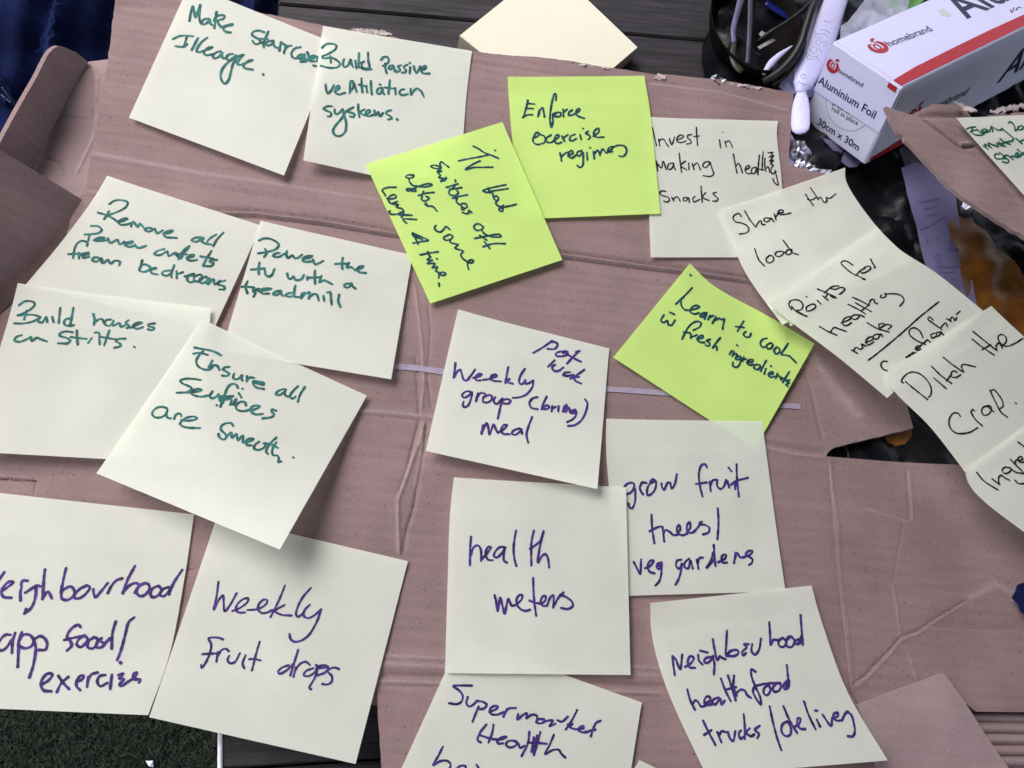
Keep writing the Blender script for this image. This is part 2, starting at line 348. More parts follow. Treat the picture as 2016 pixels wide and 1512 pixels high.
INK['passive'] = [(504,0,4,4.8,"""
520,378 550,350 600,345 632,358 625,388 575,422 522,448 530,460 590,455 640,478 662,508 640,530 580,535 508,518;586,442 590,495;
692,468 684,505 695,528 725,515 746,470 752,505 765,528;783,480 790,540;812,418 808,470 808,530;812,500 835,492;
882,415 884,480 892,530 872,542 838,530 830,500 850,485;808,528 860,548 908,545;
985,472 1005,450 1035,452 1045,480 1015,515 1000,520;1016,498 1020,545 1030,578;
1078,515 1052,520 1046,542 1066,545 1084,522 1088,545 1102,556;1142,514 1118,524 1122,535 1136,550 1114,568 1092,562;
1192,510 1168,522 1164,535 1182,555 1170,572 1150,572;1214,530 1210,578;1210,494 1213,500;1242,520 1252,560 1264,576 1292,522;
1302,556 1338,534 1334,520 1308,532 1300,560 1318,578 1364,580;
548,665 552,705 564,735 590,715 612,672;620,722 658,692 650,675 628,695 626,730 652,745 700,732;
738,735 740,690 745,645 760,640 765,690 740,720;748,640 772,655 782,690 792,725;830,618 832,670 838,728;812,668 862,682;
868,678 876,728;905,638 906,690 912,745;988,690 962,698 952,730 968,742 990,720 995,695 1000,730 1010,746;975,665 978,668;
1055,630 1048,690 1042,740;1012,690 1080,698;1095,695 1100,745;1168,702 1138,712 1130,735 1150,750 1195,742;
1218,700 1220,748 1240,718 1268,698 1300,720 1322,765;
600,838 560,838 532,858 560,874 590,890 588,915 565,918;620,862 620,890 636,900 660,885 682,862;
682,865 688,910 660,950 622,995 606,1035 625,1068 665,1070 700,1040 710,990 702,930 690,880;
690,890 730,865 768,845 748,858 722,880 745,888 775,900 765,922 742,918;805,822 806,870 815,925;855,862 820,885 855,910;
865,905 898,880 890,866 866,882 868,910 895,915 930,902;932,870 942,912 962,882 975,918 1000,890;
1062,868 1030,880 1024,895 1055,915 1070,932 1042,942;1108,938 1114,944""")]
INK['enforce'] = [(1008,0,4,4.3,"""
125,790 110,855 90,920 84,928;125,815 178,820;108,855 168,855;90,920 125,905 160,905;
217,868 204,920;217,870 240,850 250,890 256,920;
345,790 346,745 336,738 318,790 305,860 298,940 310,1002 322,960 322,900 350,890;350,890 330,912 350,920 378,915 385,890 355,885;
402,862 405,920;405,890 432,862;475,868 450,885 446,910 475,905 500,895;500,895 535,868 530,855 506,872 504,900 530,920 568,932;
168,1088 205,1070 216,1052 195,1045 172,1075 164,1110 185,1135 215,1138;228,1062 252,1072 262,1100 250,1128 232,1132;305,1065 270,1090 275,1120 310,1122 330,1108;
330,1105 370,1075 362,1060 338,1080 336,1115 360,1132 388,1122;392,1072 412,1112;405,1085 440,1062;495,1058 462,1075 454,1105 480,1108 505,1092;
535,1060 545,1100;558,1012 562,1014;600,1035 580,1050 610,1068 615,1085 600,1100;
640,1075 685,1035 680,1012 655,1025 642,1055 665,1080 722,1080;
378,1205 390,1270;388,1235 415,1210 440,1200;440,1230 478,1205 472,1185 448,1200 446,1230 470,1245 500,1225;
548,1188 518,1196 510,1218 530,1230 555,1200 560,1260 555,1305 535,1320 514,1305;590,1200 594,1260;613,1163 618,1166;
640,1192 648,1250;646,1215 672,1185 688,1205 692,1225;692,1215 715,1175 740,1205;745,1205 790,1170 788,1155 762,1168 755,1195 790,1195;
790,1160 840,1145 885,1152 902,1185 890,1220 865,1235 842,1228""")]
INK['tv'] = [(720,270,5.0025,4.1,"""
1060,90 1110,115 1170,155 1240,180 1308,210;1215,175 1120,195 1010,215 915,235;1125,235 1070,260 1010,295 982,320 1060,300 1150,298 1250,297;
1380,470 1290,488 1215,505 1155,528 1190,545 1230,540;1205,500 1222,550;1402,508 1310,522 1230,540 1252,560 1258,590 1285,580;
1285,578 1308,605 1290,628 1258,605;1300,620 1280,650 1310,682 1350,680;1480,663 1420,678 1355,692 1312,708 1325,732 1345,728;1358,668 1345,730;
818,296 775,265 740,243 732,275 742,305 715,312 660,302 640,288 660,278 710,285 735,305 722,330 705,342;
745,335 712,352 735,378 720,400 760,408 742,435;790,400 742,438;795,405 770,432;882,422 884,440;
910,460 850,478 795,495;872,482 855,512;945,497 885,508 825,515;900,528 912,550 880,575 835,570 818,545 830,520;
1000,570 930,582 855,602 898,600 892,630 915,660 940,670;945,655 985,658 1000,685 975,702 945,685 948,715 965,718;1045,745 1015,722 1015,745 985,755 952,742;
1120,856 1085,858 1065,885 1085,915 1130,915 1157,890 1120,856;1140,915 1165,950 1200,968 1270,985 1332,978 1320,960 1260,962 1180,978 1072,998;1122,968 1190,1015;
1372,1050 1300,1048 1230,1055 1155,1080;1168,1030 1222,1098;
448,372 405,378 395,395 430,405 470,392 472,375 440,375;425,405 430,435 455,470 500,490;
495,482 560,492 620,485 652,472 630,460 560,472 490,500 435,528 405,525 405,512 450,508 492,520 490,535 450,530;
670,545 600,552 518,575;568,535 548,585;595,585 622,600 605,622 565,628 548,605 558,590;590,648 612,680 585,662;612,680 660,685 702,730;
690,870 678,890 690,920 735,935 770,905 790,882 828,912;800,968 772,985 775,1010 810,1015 850,995 855,975 825,960 795,975;
835,1005 832,1035 870,1050 910,1060 880,1090 905,1105 960,1125 938,1155 950,1190 990,1222;
990,1225 1035,1240 1060,1225 1045,1208 1015,1220 1002,1255 1015,1305;
296,495 230,495 180,508 162,528 182,555 195,580;210,605 265,608 300,590 285,568 240,582 222,610 235,645 255,655;312,635 262,658 318,668 300,690;
318,698 355,705 372,735 335,745;372,738 310,758 245,758 228,735 240,728;455,770 395,768 328,765;375,748 352,790;498,812 430,808 368,808 380,830 402,848;
460,945 530,975 615,1018 540,1030 465,1045;460,945 470,975 560,1008;470,960 520,985;490,1000 515,1055;
712,1130 630,1142 538,1160;612,1130 630,1178;640,1180 605,1208 650,1215;700,1197 704,1201;655,1212 608,1245 680,1245 655,1288 705,1278 690,1318 720,1335;
720,1352 768,1362 788,1348 765,1330 728,1345 718,1388;720,1440 724,1470;1272,130 1276,135""")]
INK['invest'] = [(1270,220,5.0025,3.1,"""
72,158 90,240 112,335;133,272 145,340;140,290 162,270 185,275 205,310 228,342;238,265 262,325 290,252;
310,282 365,258 378,238 350,230 318,255 312,290 345,305 402,290;455,225 420,235 418,258 448,285 452,308 408,320;504,155 508,240 516,330;480,245 532,240;
732,278 742,355;762,202 768,204;785,290 800,345;795,305 822,285 842,310 860,352;
110,488 125,585;112,500 160,555 178,488 208,572;272,505 235,515 220,550 240,572 272,545 280,508 284,545 300,575;335,410 345,500 358,600;395,488 350,530 410,575;
430,505 430,570;465,512 482,572;478,535 510,505 545,572;632,492 590,498 568,530 590,552 625,525 638,500;640,498 658,560 674,615 640,638 570,630;
870,418 885,510 905,605;890,545 920,508 940,545 957,602;980,575 1025,552 1022,530 992,548 988,585 1010,612 1050,605;
1092,548 1060,555 1045,585 1060,612 1090,590 1095,548 1108,622;1125,430 1115,520 1110,622;1162,395 1155,490 1150,580;1108,562 1168,575;
1180,460 1178,540 1190,590;1188,560 1210,540 1228,600;1210,405 1258,402;1235,402 1252,430 1222,448 1265,432 1240,470 1225,490 1262,478 1235,518 1262,525 1240,560 1250,612 1288,590;
1280,580 1295,650 1308,722 1270,695 1258,660;
202,785 160,782 142,805 175,828 222,842 240,868 220,890 182,882;262,845 285,882;270,868 315,838 345,882;412,845 380,850 376,872 402,878 426,848 436,895;
492,835 470,855 480,888 538,865;550,732 555,810 562,895;595,798 565,842 628,875;702,795 668,805 690,830 718,862 700,882 668,880""")]
INK['share'] = [(1430,340,5.0025,3.3,"""
145,432 128,405 90,412 65,445 85,482 150,498 205,525 222,562 200,592 130,605;180,376 235,470 288,537;288,537 315,490 338,472 352,512 378,510;
422,450 380,448 368,470 395,485 430,465 438,448 466,482;470,405 488,465;485,435 525,392;500,402 555,392 560,375 530,368 508,388 522,412 570,412 632,398;
780,215 815,270 855,322;800,265 840,270 890,240;828,150 870,210 905,265;905,262 925,240 945,270 965,295 990,278 985,245 1012,255 1040,240 1076,210;
278,750 320,860 375,920;422,820 395,842 395,875 428,890 465,860 455,825 425,815 405,835;545,775 495,782 480,808 510,828 560,800 562,780 595,805;
642,755 600,765 585,792 610,810 640,790 645,760;560,668 615,745 652,790 706,808""")]
INK['points'] = [(1512,378,4,3.5,"""
665,575 625,548 590,545 575,560 605,595 660,640 715,665 765,690 748,688;690,658 735,612;765,602 730,618 735,638 775,630 808,602 800,585 765,592 745,612;
808,530 828,570 845,592 832,598;
185,925 165,895 170,865 205,850 250,858 275,892 262,925 215,935;185,902 225,945 305,980 275,965 235,942;332,890 302,908 305,938 340,932 375,905 365,885 340,885;
388,856 415,882;298,824 304,827;430,818 472,852;448,835 475,802 498,825 535,835;390,765 450,790 530,828;445,795 488,755;
555,740 512,745 490,758 525,768 575,752 605,765 585,790 562,806;
405,1060 470,1098 540,1128;490,1105 520,1068 560,1080 616,1098;575,1032 640,1005 655,985 625,985 590,1010 590,1045 622,1052 655,1030;
718,970 675,970 655,992 685,1005 715,985 722,970 755,985;630,885 700,920 770,962;690,875 745,905 812,942;735,935 795,890;
665,830 730,858 790,885 810,850 835,848 840,872 862,880;890,812 885,832 925,825 922,800;925,805 985,802 1045,815 1070,852 1038,900;
655,1245 705,1272;672,1250 692,1225 725,1240 745,1225 735,1200 770,1215;765,1185 820,1165 830,1145 795,1145 770,1175 785,1205 832,1182;
880,1120 835,1128 828,1152 860,1158 890,1120 902,1138;780,1030 860,1075 952,1103;912,1035 872,1045 880,1070 930,1045 972,1055 945,1082;
790,1325 850,1280 960,1190 1060,1105 1200,980 1345,865;
940,1335 905,1335 888,1362 905,1395 940,1408;1085,1305 1118,1282 1110,1298 1140,1262 1135,1280 1162,1262;1160,1242 1198,1218 1178,1212 1160,1235 1180,1250 1200,1240;
1220,1148 1190,1092 1150,1070 1115,1085 1112,1120 1160,1165 1240,1202;1192,1218 1245,1172;1255,1165 1278,1182;
1312,1112 1282,1125 1292,1150 1325,1138;1358,1102 1325,1112 1332,1138 1360,1115 1358,1100 1382,1128;1300,1010 1272,985 1258,1000 1300,1035 1370,1085;1360,1068 1398,1032 1412,1060;
1405,998 1440,1018;1430,1008 1452,985 1470,1012 1485,990;1482,965 1512,940""")]
INK['ditch'] = [(1613,700,5.0025,3.5,"""
828,270 808,258 830,212 880,172 945,165 1010,195 1070,255 1102,330 1095,390 1072,412;848,258 920,318 1000,382 1066,435;1128,222 1190,275 1248,325;
1105,107 1195,195 1300,275;1250,250 1302,185;1352,165 1320,152 1295,178 1302,210 1345,215 1392,190;1222,20 1320,98 1420,160 1398,115 1412,88 1450,92 1535,112;
1388,600 1365,570 1320,568 1285,610 1275,670 1300,730 1350,765 1420,768 1490,752 1555,712;1490,555 1535,630 1602,692;1512,600 1495,560 1512,530 1528,548;
1655,498 1612,512 1598,550 1620,588 1662,580 1692,540 1685,502 1650,495 1690,530 1718,555;1680,345 1725,440 1790,560 1852,608;1690,350 1712,335 1755,375 1800,445 1808,500 1775,525;1930,468 1938,472"""),
(1512,378,4,3.5,"""
1608,1160 1690,1225 1780,1285;1685,1242 1752,1205;1615,1100 1700,1170 1800,1250;1800,1250 1795,1215 1815,1190 1845,1232;
1840,1215 1875,1180 1870,1140 1838,1122 1812,1140 1825,1185 1870,1215 1940,1195 2012,1150""")]
INK['ingred'] = [(1613,700,5.0025,3.6,"""
1550,1152 1620,1235 1760,1325;1700,1215 1775,1270;1768,1262 1765,1205 1790,1180 1825,1205 1872,1228;1880,1108 1825,1102 1800,1130 1825,1162 1868,1150 1892,1122;1885,1115 1935,1150 2040,1165;
1925,1230 1965,1262 2040,1258;1880,1022 1940,1085 2000,1142;1935,1075 1930,1040 1955,1022;1960,1040 2000,1020 1985,995 1955,1015 1970,1050 2040,1045;1960,855 2040,915""")]
INK['remove'] = [(0,378,4,4.6,"""
862,95 900,70 960,65 1005,82 995,115 940,150 858,182;772,163 830,180 900,215 930,240;858,152 840,185 820,215;
930,238 980,225 1002,210 965,212 930,235 950,258 1000,255 1028,245;1032,272 1048,235 1085,275 1100,250 1138,290;
1192,285 1158,285 1142,302 1170,312 1205,298 1215,290;1220,290 1238,325 1282,302;1285,330 1340,320 1358,305 1325,308 1290,328 1300,352 1390,362;
1592,360 1540,360 1508,382 1545,392 1600,362 1590,390 1625,412;1702,335 1650,370 1628,405 1662,415;1762,318 1712,370 1678,428;
718,268 770,270 802,298 780,322 720,332 668,335;705,340 695,385;740,380 800,362 825,362 780,360 745,380 780,388 840,380;760,372 810,368;
850,365 865,400 905,385 925,375 940,412 980,395;985,410 1035,402 1045,390 1010,395 985,415 1010,432 1060,425;1062,415 1085,440 1150,425;
1292,450 1240,465 1215,490 1255,498 1315,468;1320,470 1328,505 1382,478 1398,508;1492,425 1450,455 1405,530;1485,440 1440,490 1428,525;1375,490 1470,492;
1470,518 1525,508 1530,495 1490,502 1475,530 1505,542 1550,535;1665,465 1630,520 1600,575;1580,508 1680,525;1708,535 1660,538 1650,550 1682,560 1665,582 1600,582;
685,425 688,402 655,385 615,400 590,440 576,522;540,490 600,488 672,482;622,478 622,525;640,500 660,485 695,478;655,495 672,520;
700,492 660,500 655,520 700,512;772,515 735,520 728,540 765,548 795,520 800,560;805,530 812,562 850,535 870,565 905,542 945,550 938,578;
1120,538 1108,585 1098,620 1140,628 1185,600 1150,572 1110,575;1185,615 1232,600 1222,595 1188,615 1195,640 1240,650;
1340,618 1290,625 1275,645 1310,660 1350,640;1372,578 1350,640 1350,675;1390,625 1392,680;1398,645 1440,632;1455,665 1520,655 1528,645 1480,660 1475,695 1500,712 1535,698;
1575,650 1530,668 1530,700 1565,702 1595,672 1580,650;1625,668 1580,680 1570,708 1600,718 1635,695 1625,668;1650,680 1635,725 1680,688 1690,730 1735,700;
1772,698 1722,715 1720,728 1765,745 1770,765 1728,768;1800,782 1806,788""")]
INK['power'] = [(440,440,5.0025,4.9,"""
352,168 390,150 450,150 510,175 545,212 520,250 440,278 340,295;410,252 425,290 400,330;552,290 510,298 490,322 530,332 570,318 598,298;
625,270 618,310 635,340 680,315 705,345 740,335 772,308;780,345 850,335 875,320 830,320 785,340 785,370 820,378 872,372;790,350 850,328;
880,355 905,402 980,370;1175,338 1165,390 1170,448;1098,400 1150,395 1215,398;1235,388 1215,432 1258,430 1295,462;
1300,455 1370,435 1378,420 1335,428 1312,455 1340,480 1400,488;355,385 345,440 348,500;268,455 330,450 405,442;408,462 415,505 440,522 475,510 500,452;
628,495 640,540 665,545 690,520 705,552 740,558 770,545 792,508;828,525 825,555;900,462 898,520 902,592;825,535 945,530;965,515 945,580 985,560 1025,575 1072,600;
1248,592 1200,598 1188,620 1220,632 1258,608 1262,590 1270,618 1298,642;
238,568 218,620 235,688;150,640 200,622 300,632;300,630 292,672 330,650 350,645;350,668 430,655 468,645 400,642 360,662 385,690 450,690;365,665 440,652;
562,662 515,672 490,695 525,705 570,672 565,690 585,712;690,682 640,688 610,708 650,722 695,710;708,612 698,670 702,720 745,725;
765,740 775,690 800,680;768,728 820,685 848,678 840,738;845,725 890,695 918,700 938,760;985,715 992,765;1018,680 1050,678 1058,740 1066,802;1138,702 1130,765 1150,825""")]
INK['houses'] = [(0,378,4,4.5,"""
150,892 195,862 260,865 275,885 240,925 190,952 138,972 190,968 260,968 312,985 270,1015 190,1035 115,1035;212,935 190,1005;
318,985 298,1015 330,1028 365,985 372,1025;412,985 422,1025;475,912 462,1032;578,912 560,1010 550,1050;560,995 515,1005 505,1040 545,1055 582,1048;
735,962 745,1010 738,1048;742,1030 775,1005 805,1002 818,1032;870,1005 835,1012 825,1040 860,1055 890,1030;892,1015 890,1055 940,1032 952,1062 985,1050;
1012,1010 990,1030 1020,1060 1000,1072;1030,1072 1095,1040 1115,1030 1070,1032 1045,1060 1075,1078 1125,1065;1218,1035 1168,1045 1170,1058 1215,1070 1200,1088 1165,1082;
172,1128 130,1142 115,1168 150,1180 210,1160 240,1142;245,1140 250,1175 290,1148 320,1160 370,1178;
572,1105 520,1098 475,1112 470,1130 525,1150 552,1170 535,1190 458,1192;606,1090 605,1140 612,1202;555,1142 682,1158;722,1150 695,1188;748,1108 778,1108 782,1155 786,1200;
862,1090 840,1150 820,1208;785,1140 920,1162;988,1155 935,1158 912,1175 945,1195 950,1212 900,1228;1056,1219 1062,1224""")]
INK['ensure'] = [(280,650,5.0025,4.7,"""
515,172 580,185 660,198 730,222 778,250;505,232 560,225 605,232 645,246;602,205 555,255 532,310 550,355 610,388 665,385 692,362;
690,300 665,345 655,362 700,345 738,352 762,392;858,362 815,368 795,385 830,410 855,428 835,450 788,448;905,428 895,470 920,485 960,470 982,445 978,475 988,498;
1032,455 1028,505;1032,490 1060,468 1100,470;1090,510 1150,530 1195,540 1198,522 1150,510 1095,505 1100,545 1140,570 1198,580;1120,520 1185,530;
1392,580 1340,600 1315,632 1350,640 1400,605 1415,582 1402,620 1412,645 1440,655;1535,552 1485,600 1455,650 1475,675 1510,655;1600,562 1555,635 1532,705;
575,492 500,480 420,480 375,498 395,525 450,548 488,575 450,608 340,617;440,612 530,608 585,590 560,580 505,590 480,620 520,645 590,655 640,645;
690,605 665,650 690,672 735,650 750,630 752,660 775,672 800,650;942,570 930,540 885,530 845,560 810,640 785,700 770,755;
765,650 830,680 895,650 770,662 830,665 770,700 790,650 760,690 800,700 775,735;880,690 868,735;922,675 892,735;928,680 908,738;985,576 988,580;950,620 978,665;732,738 735,742;
1022,742 1010,712 965,708 930,735 925,772 960,795 1020,795 1075,775;1080,790 1140,765 1155,748 1115,742 1070,765 1075,805 1115,830 1185,825;
1318,795 1280,782 1275,805 1298,830 1275,855 1185,870;
245,770 190,755 130,775 98,820 120,855 180,860 230,830 250,785 238,830 250,862 280,870;325,832 315,875;322,850 355,820 380,832 385,850;
385,885 440,892 510,885 540,868 510,852 440,862 395,890 372,925 410,952 470,962 570,965;
895,942 880,920 825,918 780,945 778,985 815,1020 828,1055 800,1078 760,1055 750,1022;832,1050 875,1010 885,1062 928,1022 940,1082 990,1040 992,1095;
992,1105 1060,1095 1098,1072 1060,1068 1020,1095 1030,1130 1075,1135;1150,1100 1110,1130 1100,1165 1140,1180 1200,1155 1215,1110;
1322,1058 1265,1110 1225,1170 1220,1200 1240,1222;1192,1115 1270,1125 1335,1160;1320,1105 1290,1155 1278,1200 1290,1232 1330,1235 1345,1270 1340,1302 1368,1293;1485,1252 1491,1257""")]
INK['weekly'] = [(860,640,5.0025,4.7,"""
1135,155 1060,210 950,275;1072,200 1140,165 1188,185 1165,232 1090,235;1275,275 1225,262 1175,278 1175,302 1225,308 1285,290 1285,262 1250,258 1245,278;
1405,255 1345,310 1280,382;1405,255 1370,268;1300,298 1350,328 1415,360;1160,346 1095,410;1165,390 1135,412 1150,448 1195,452 1245,418;
1312,465 1262,470 1242,492 1285,502 1345,490;1452,440 1390,485 1315,528;1402,510 1350,518 1365,550 1425,578;
183,375 175,450 165,518 200,460 230,442 248,490 262,535 288,548 335,498 378,436;358,522 415,505 440,485 410,482 380,515 390,545 430,545;
455,540 520,530 590,500 580,488 540,500 530,535 570,552 630,555;702,415 688,490 675,572;715,532 685,555 745,578;865,432 822,500 810,560 830,585 870,555;
868,545 878,580 910,570 950,545;950,545 940,610 880,685 810,712 748,718;
345,665 295,652 248,690 265,715 320,690 345,662 335,730 305,795 270,808 255,785 265,755;405,670 395,710 385,752;392,715 435,668 475,678;
510,690 460,712 455,755 500,762 545,725 535,695 510,688;575,710 560,755 590,778 645,722;650,725 625,810 600,922;640,745 690,730 725,745 700,775 642,768;
990,710 945,722 912,765 930,815 990,828;1082,705 1055,760 1030,830;1042,820 1085,790 1108,808 1080,828 1040,828;1138,800 1130,850;1135,828 1175,802;1200,798 1195,852;
1255,795 1240,855;1248,830 1280,795 1275,850;1275,785 1262,855;1268,835 1298,815 1312,862;1365,830 1325,850 1330,872 1370,848 1370,890 1335,930 1285,955;1340,850 1360,870;
1458,730 1482,770 1468,850 1425,935 1360,985 1290,995;
455,985 440,1072 490,965 508,1020 518,1078 560,980 580,1025 600,1062;600,1062 665,1020 690,985 660,985 635,1025 650,1070 715,1075;
812,1018 755,1040 738,1070 775,1080 825,1040 830,1025 838,1072;938,905 905,990 882,1080 900,1160""")]
INK['learn'] = [(1260,530,5.0025,4.4,"""
495,57 500,62;512,185 440,262 352,345;402,305 408,360 440,400 485,405;480,402 545,392 585,372 550,358 505,385 498,425 535,442 580,432;
660,428 618,435 590,462 612,472 655,440 635,492;690,455 668,498;678,480 720,458;745,468 712,532;720,515 780,485 800,498 828,490 820,540 812,592;
1022,512 990,560 960,612;940,565 1022,575;1042,615 1018,640 1040,668 1078,665 1092,635;1250,680 1205,695 1185,730 1205,768 1250,762;
1292,725 1248,750 1258,785 1295,775 1305,740 1280,728;1345,768 1320,800 1335,835 1370,820 1372,782 1345,770;1458,732 1420,790 1390,838 1440,848 1475,858;1470,855 1535,920;
290,425 336,445;235,452 205,510 235,525 270,508 280,548 310,552 345,502;
525,602 585,570 602,535 575,515 520,530 470,580 435,645 414,688;428,620 490,628;502,640 498,682;510,668 560,648;560,685 615,675 618,655 585,660 565,695 590,718 632,722;
690,692 655,705 685,730 678,758 645,750;790,675 752,720 712,778;720,768 755,760 755,798;
905,800 880,840;950,745 962,756;925,812 905,860;912,850 945,832 962,868;990,862 955,855 942,885 975,890 995,868 985,925 955,965 915,955 915,918;
1022,865 1008,908;1015,890 1045,885;1052,920 1105,912 1110,892 1075,895 1055,925 1080,945 1115,938;1180,945 1135,942 1120,975 1160,988 1185,962;1242,902 1210,960 1188,1008;
1240,980 1222,1035;1285,953 1290,958;1262,1038 1310,1030 1308,1015 1275,1022 1265,1050 1290,1065 1325,1055;1352,1030 1335,1078;1342,1060 1372,1052 1388,1092;
1468,1012 1435,1065 1405,1115;1395,1070 1455,1102;1472,1092 1440,1102 1468,1122 1435,1138 1455,1155""")]
INK['health'] = [(880,980,5.0025,4.8,"""
237,385 228,500 226,665;228,580 262,490 300,468 325,490 338,560 335,622;345,602 400,540 432,488 410,482 385,520 385,580 410,612 450,615;
572,490 525,485 475,530 462,575 490,588 540,545 572,492 558,560 562,620 590,640;680,325 662,420 655,520 665,610 682,672;
855,325 832,430 828,560 830,665;815,505 860,475 920,420 950,330;950,330 918,460 895,640 930,580 965,555 988,580 1000,640 1004,688;
468,960 485,1030 497,1115 512,1040 525,985 545,1060 566,1140 585,1060 605,995 622,1035 640,1062 690,1050;
690,1045 735,1000 740,960 715,958 685,1000 695,1065 745,1108 790,1112 818,1102;848,790 852,920 862,1050 878,1160;812,1012 865,1035 928,1042;
928,1052 970,1005 968,968 940,975 922,1030 945,1065 980,1062;985,1065 1015,985 1045,960 1050,1015 1045,1080;1045,1078 1100,980 1145,935;1115,955 1175,980 1230,1025 1238,1065 1190,1095 1120,1085""")]
INK['grow'] = [(1210,880,5.0025,4.7,"""
90,408 115,370 165,352 192,365 182,420 150,455 115,465;190,365 202,440 198,550 170,605 148,595 135,558;262,350 248,400 260,440 278,466;248,395 272,352 312,355;
380,345 340,370 318,430 325,475 360,465 400,410 405,345 375,318 348,345;460,358 468,400 485,422 520,355 545,352 560,410 590,370 612,268;
908,202 890,170 855,180 830,250 835,360 865,492;798,365 905,350;935,345 945,435;942,380 965,330 1000,322;1010,325 1010,385 1045,415 1080,380 1095,325;1108,335 1128,400;
1120,202 1150,240;1200,172 1205,330 1222,488;1140,375 1200,335 1310,304;1185,340 1185,418;
362,668 368,790 390,948;345,830 400,800 450,782;470,788 480,860 488,930;484,850 500,818 540,835 580,868 635,860;
615,860 645,810 635,768 615,790 620,845 665,870 715,855;705,850 745,790 738,742 715,765 715,830 755,848 800,815 860,735;842,740 835,760 890,768 930,795 925,840 870,862;
1015,605 1022,740 1012,908;
188,1135 222,1200 248,1252 260,1105;298,1195 350,1170 382,1120 355,1118 325,1165 340,1225 392,1245;462,1140 425,1150 415,1185 440,1205 462,1150;430,1165 450,1180;462,1135 460,1240 440,1320 402,1365;
655,1110 615,1120 605,1170 635,1200 662,1150 655,1210 630,1300 598,1358;732,1100 690,1140 690,1185 725,1195 745,1120 770,1198;808,1110 825,1202;818,1150 835,1095 868,1090;
975,965 982,1070 992,1172;970,1040 950,1110 905,1188 955,1135 975,1110;1020,1135 1085,1100 1095,1062 1065,1065 1050,1105 1065,1140 1105,1138;
1190,1040 1175,1145;1182,1110 1205,1045 1235,1085 1262,1090;1262,1090 1340,1055 1358,1025 1325,1022 1290,1060 1330,1085 1358,1110 1348,1145 1322,1162""")]
INK['nhoodapp'] = [(0,1090,5.0025,5.5,"""
42,185 0,245 -30,290;20,368 90,320 132,282 95,275 40,320 12,375 35,425 112,435;215,318 200,390 203,460;205,310 225,265 270,268;
400,325 365,312 310,345 250,385;355,318 350,420 310,530 240,592;240,590 258,545;442,158 430,270 418,448;422,435 455,385 478,378 510,442;
650,145 628,240 598,385;600,385 650,340 700,325 732,365 715,425 655,458 608,440 605,390;855,315 790,345 740,400 735,435 780,440 850,390 885,330 850,312;
920,350 922,385 940,428 1000,365 1060,290;1062,388 1100,315 1150,262 1200,245;1330,120 1260,250 1210,388;1225,365 1280,310 1335,290 1365,305 1330,385;
1425,290 1370,320 1345,375 1370,415 1420,410 1470,350 1460,300 1420,290;1555,318 1500,345 1480,400 1505,430 1555,410 1590,355 1565,320;
1655,330 1600,355 1575,405 1610,420 1655,380 1690,320;1795,160 1710,290 1665,402;
105,800 55,800 -5,860 -20,930 10,955 60,928 112,850;150,780 125,860 118,978;215,775 185,860 182,960 175,1115;185,860 230,800 290,800 332,850 310,910 240,932 188,905;
335,850 352,930 330,1090 290,1218;345,838 395,812 445,840 466,895 445,945 385,948;
795,725 775,702 715,728 660,815 695,865 705,905 660,955;635,850 720,830 830,808;835,805 775,845 755,895 790,920 840,885 862,835 830,810;
925,825 870,865 865,920 910,935 955,890 960,840 925,822;1000,835 955,870 950,920 1000,920 1080,830;985,860 1030,880 1070,850;1140,670 1108,780 1100,935;1322,628 1270,670 1235,790 1195,940 1155,1048;1184,1072 1192,1078;
405,1290 480,1245 515,1190 480,1178 430,1215 402,1285 430,1345 505,1355;575,1205 625,1275 682,1335;672,1215 605,1275 560,1362;
755,1262 805,1240 828,1205 795,1202 758,1250 755,1305 790,1345;870,1215 858,1312;862,1260 900,1190 960,1172;1038,1195 985,1205 958,1255 985,1305 1055,1275;1102,1190 1085,1332;
1165,1195 1215,1182 1178,1225 1218,1238 1175,1290 1190,1305 1260,1262;1260,1262 1330,1215 1348,1172 1315,1185 1325,1235 1380,1240 1370,1268""")]
INK['drops'] = [(380,1110,5.0025,4.4,"""
250,180 232,320 205,452 255,355 295,312 302,390 312,468 365,405 428,292;390,465 470,430 540,370 540,340 490,350 430,410 425,460 465,482 512,478;
535,455 640,445 715,400 732,360 700,352 650,395 638,450 680,485 730,480 780,455;905,215 850,350 765,522;902,405 808,465 865,500 970,510;
1160,238 1080,330 1025,440 1015,500 1035,522 1090,480;1150,402 1095,462 1092,515 1130,535 1190,510 1262,448;1262,445 1225,555 1140,700 1060,758 990,765 960,740 950,692;
295,745 250,728 155,735 178,790 168,870 120,980 85,1022 80,995;92,890 228,882;245,870 230,965;238,920 280,850 325,838 352,862;
358,905 340,940 360,978 410,968 462,880;518,898 488,985 506,1030;655,770 620,890 580,1050;555,940 610,938 665,952;
940,1000 880,1020 838,1062 850,1082 920,1050 985,985;1035,848 1000,960 958,1098;1012,1020 990,1112;1002,1060 1055,985 1110,965 1152,998;
1185,1028 1115,1055 1090,1095 1130,1108 1205,1060 1220,1005 1210,995;1215,1000 1222,1050 1195,1130 1145,1222 1162,1235;1225,1015 1290,998 1330,1015 1305,1065 1225,1100;1240,1030 1310,1020;
1438,1038 1400,1022 1335,1040 1325,1060 1365,1105 1365,1160 1320,1188 1272,1183""")]
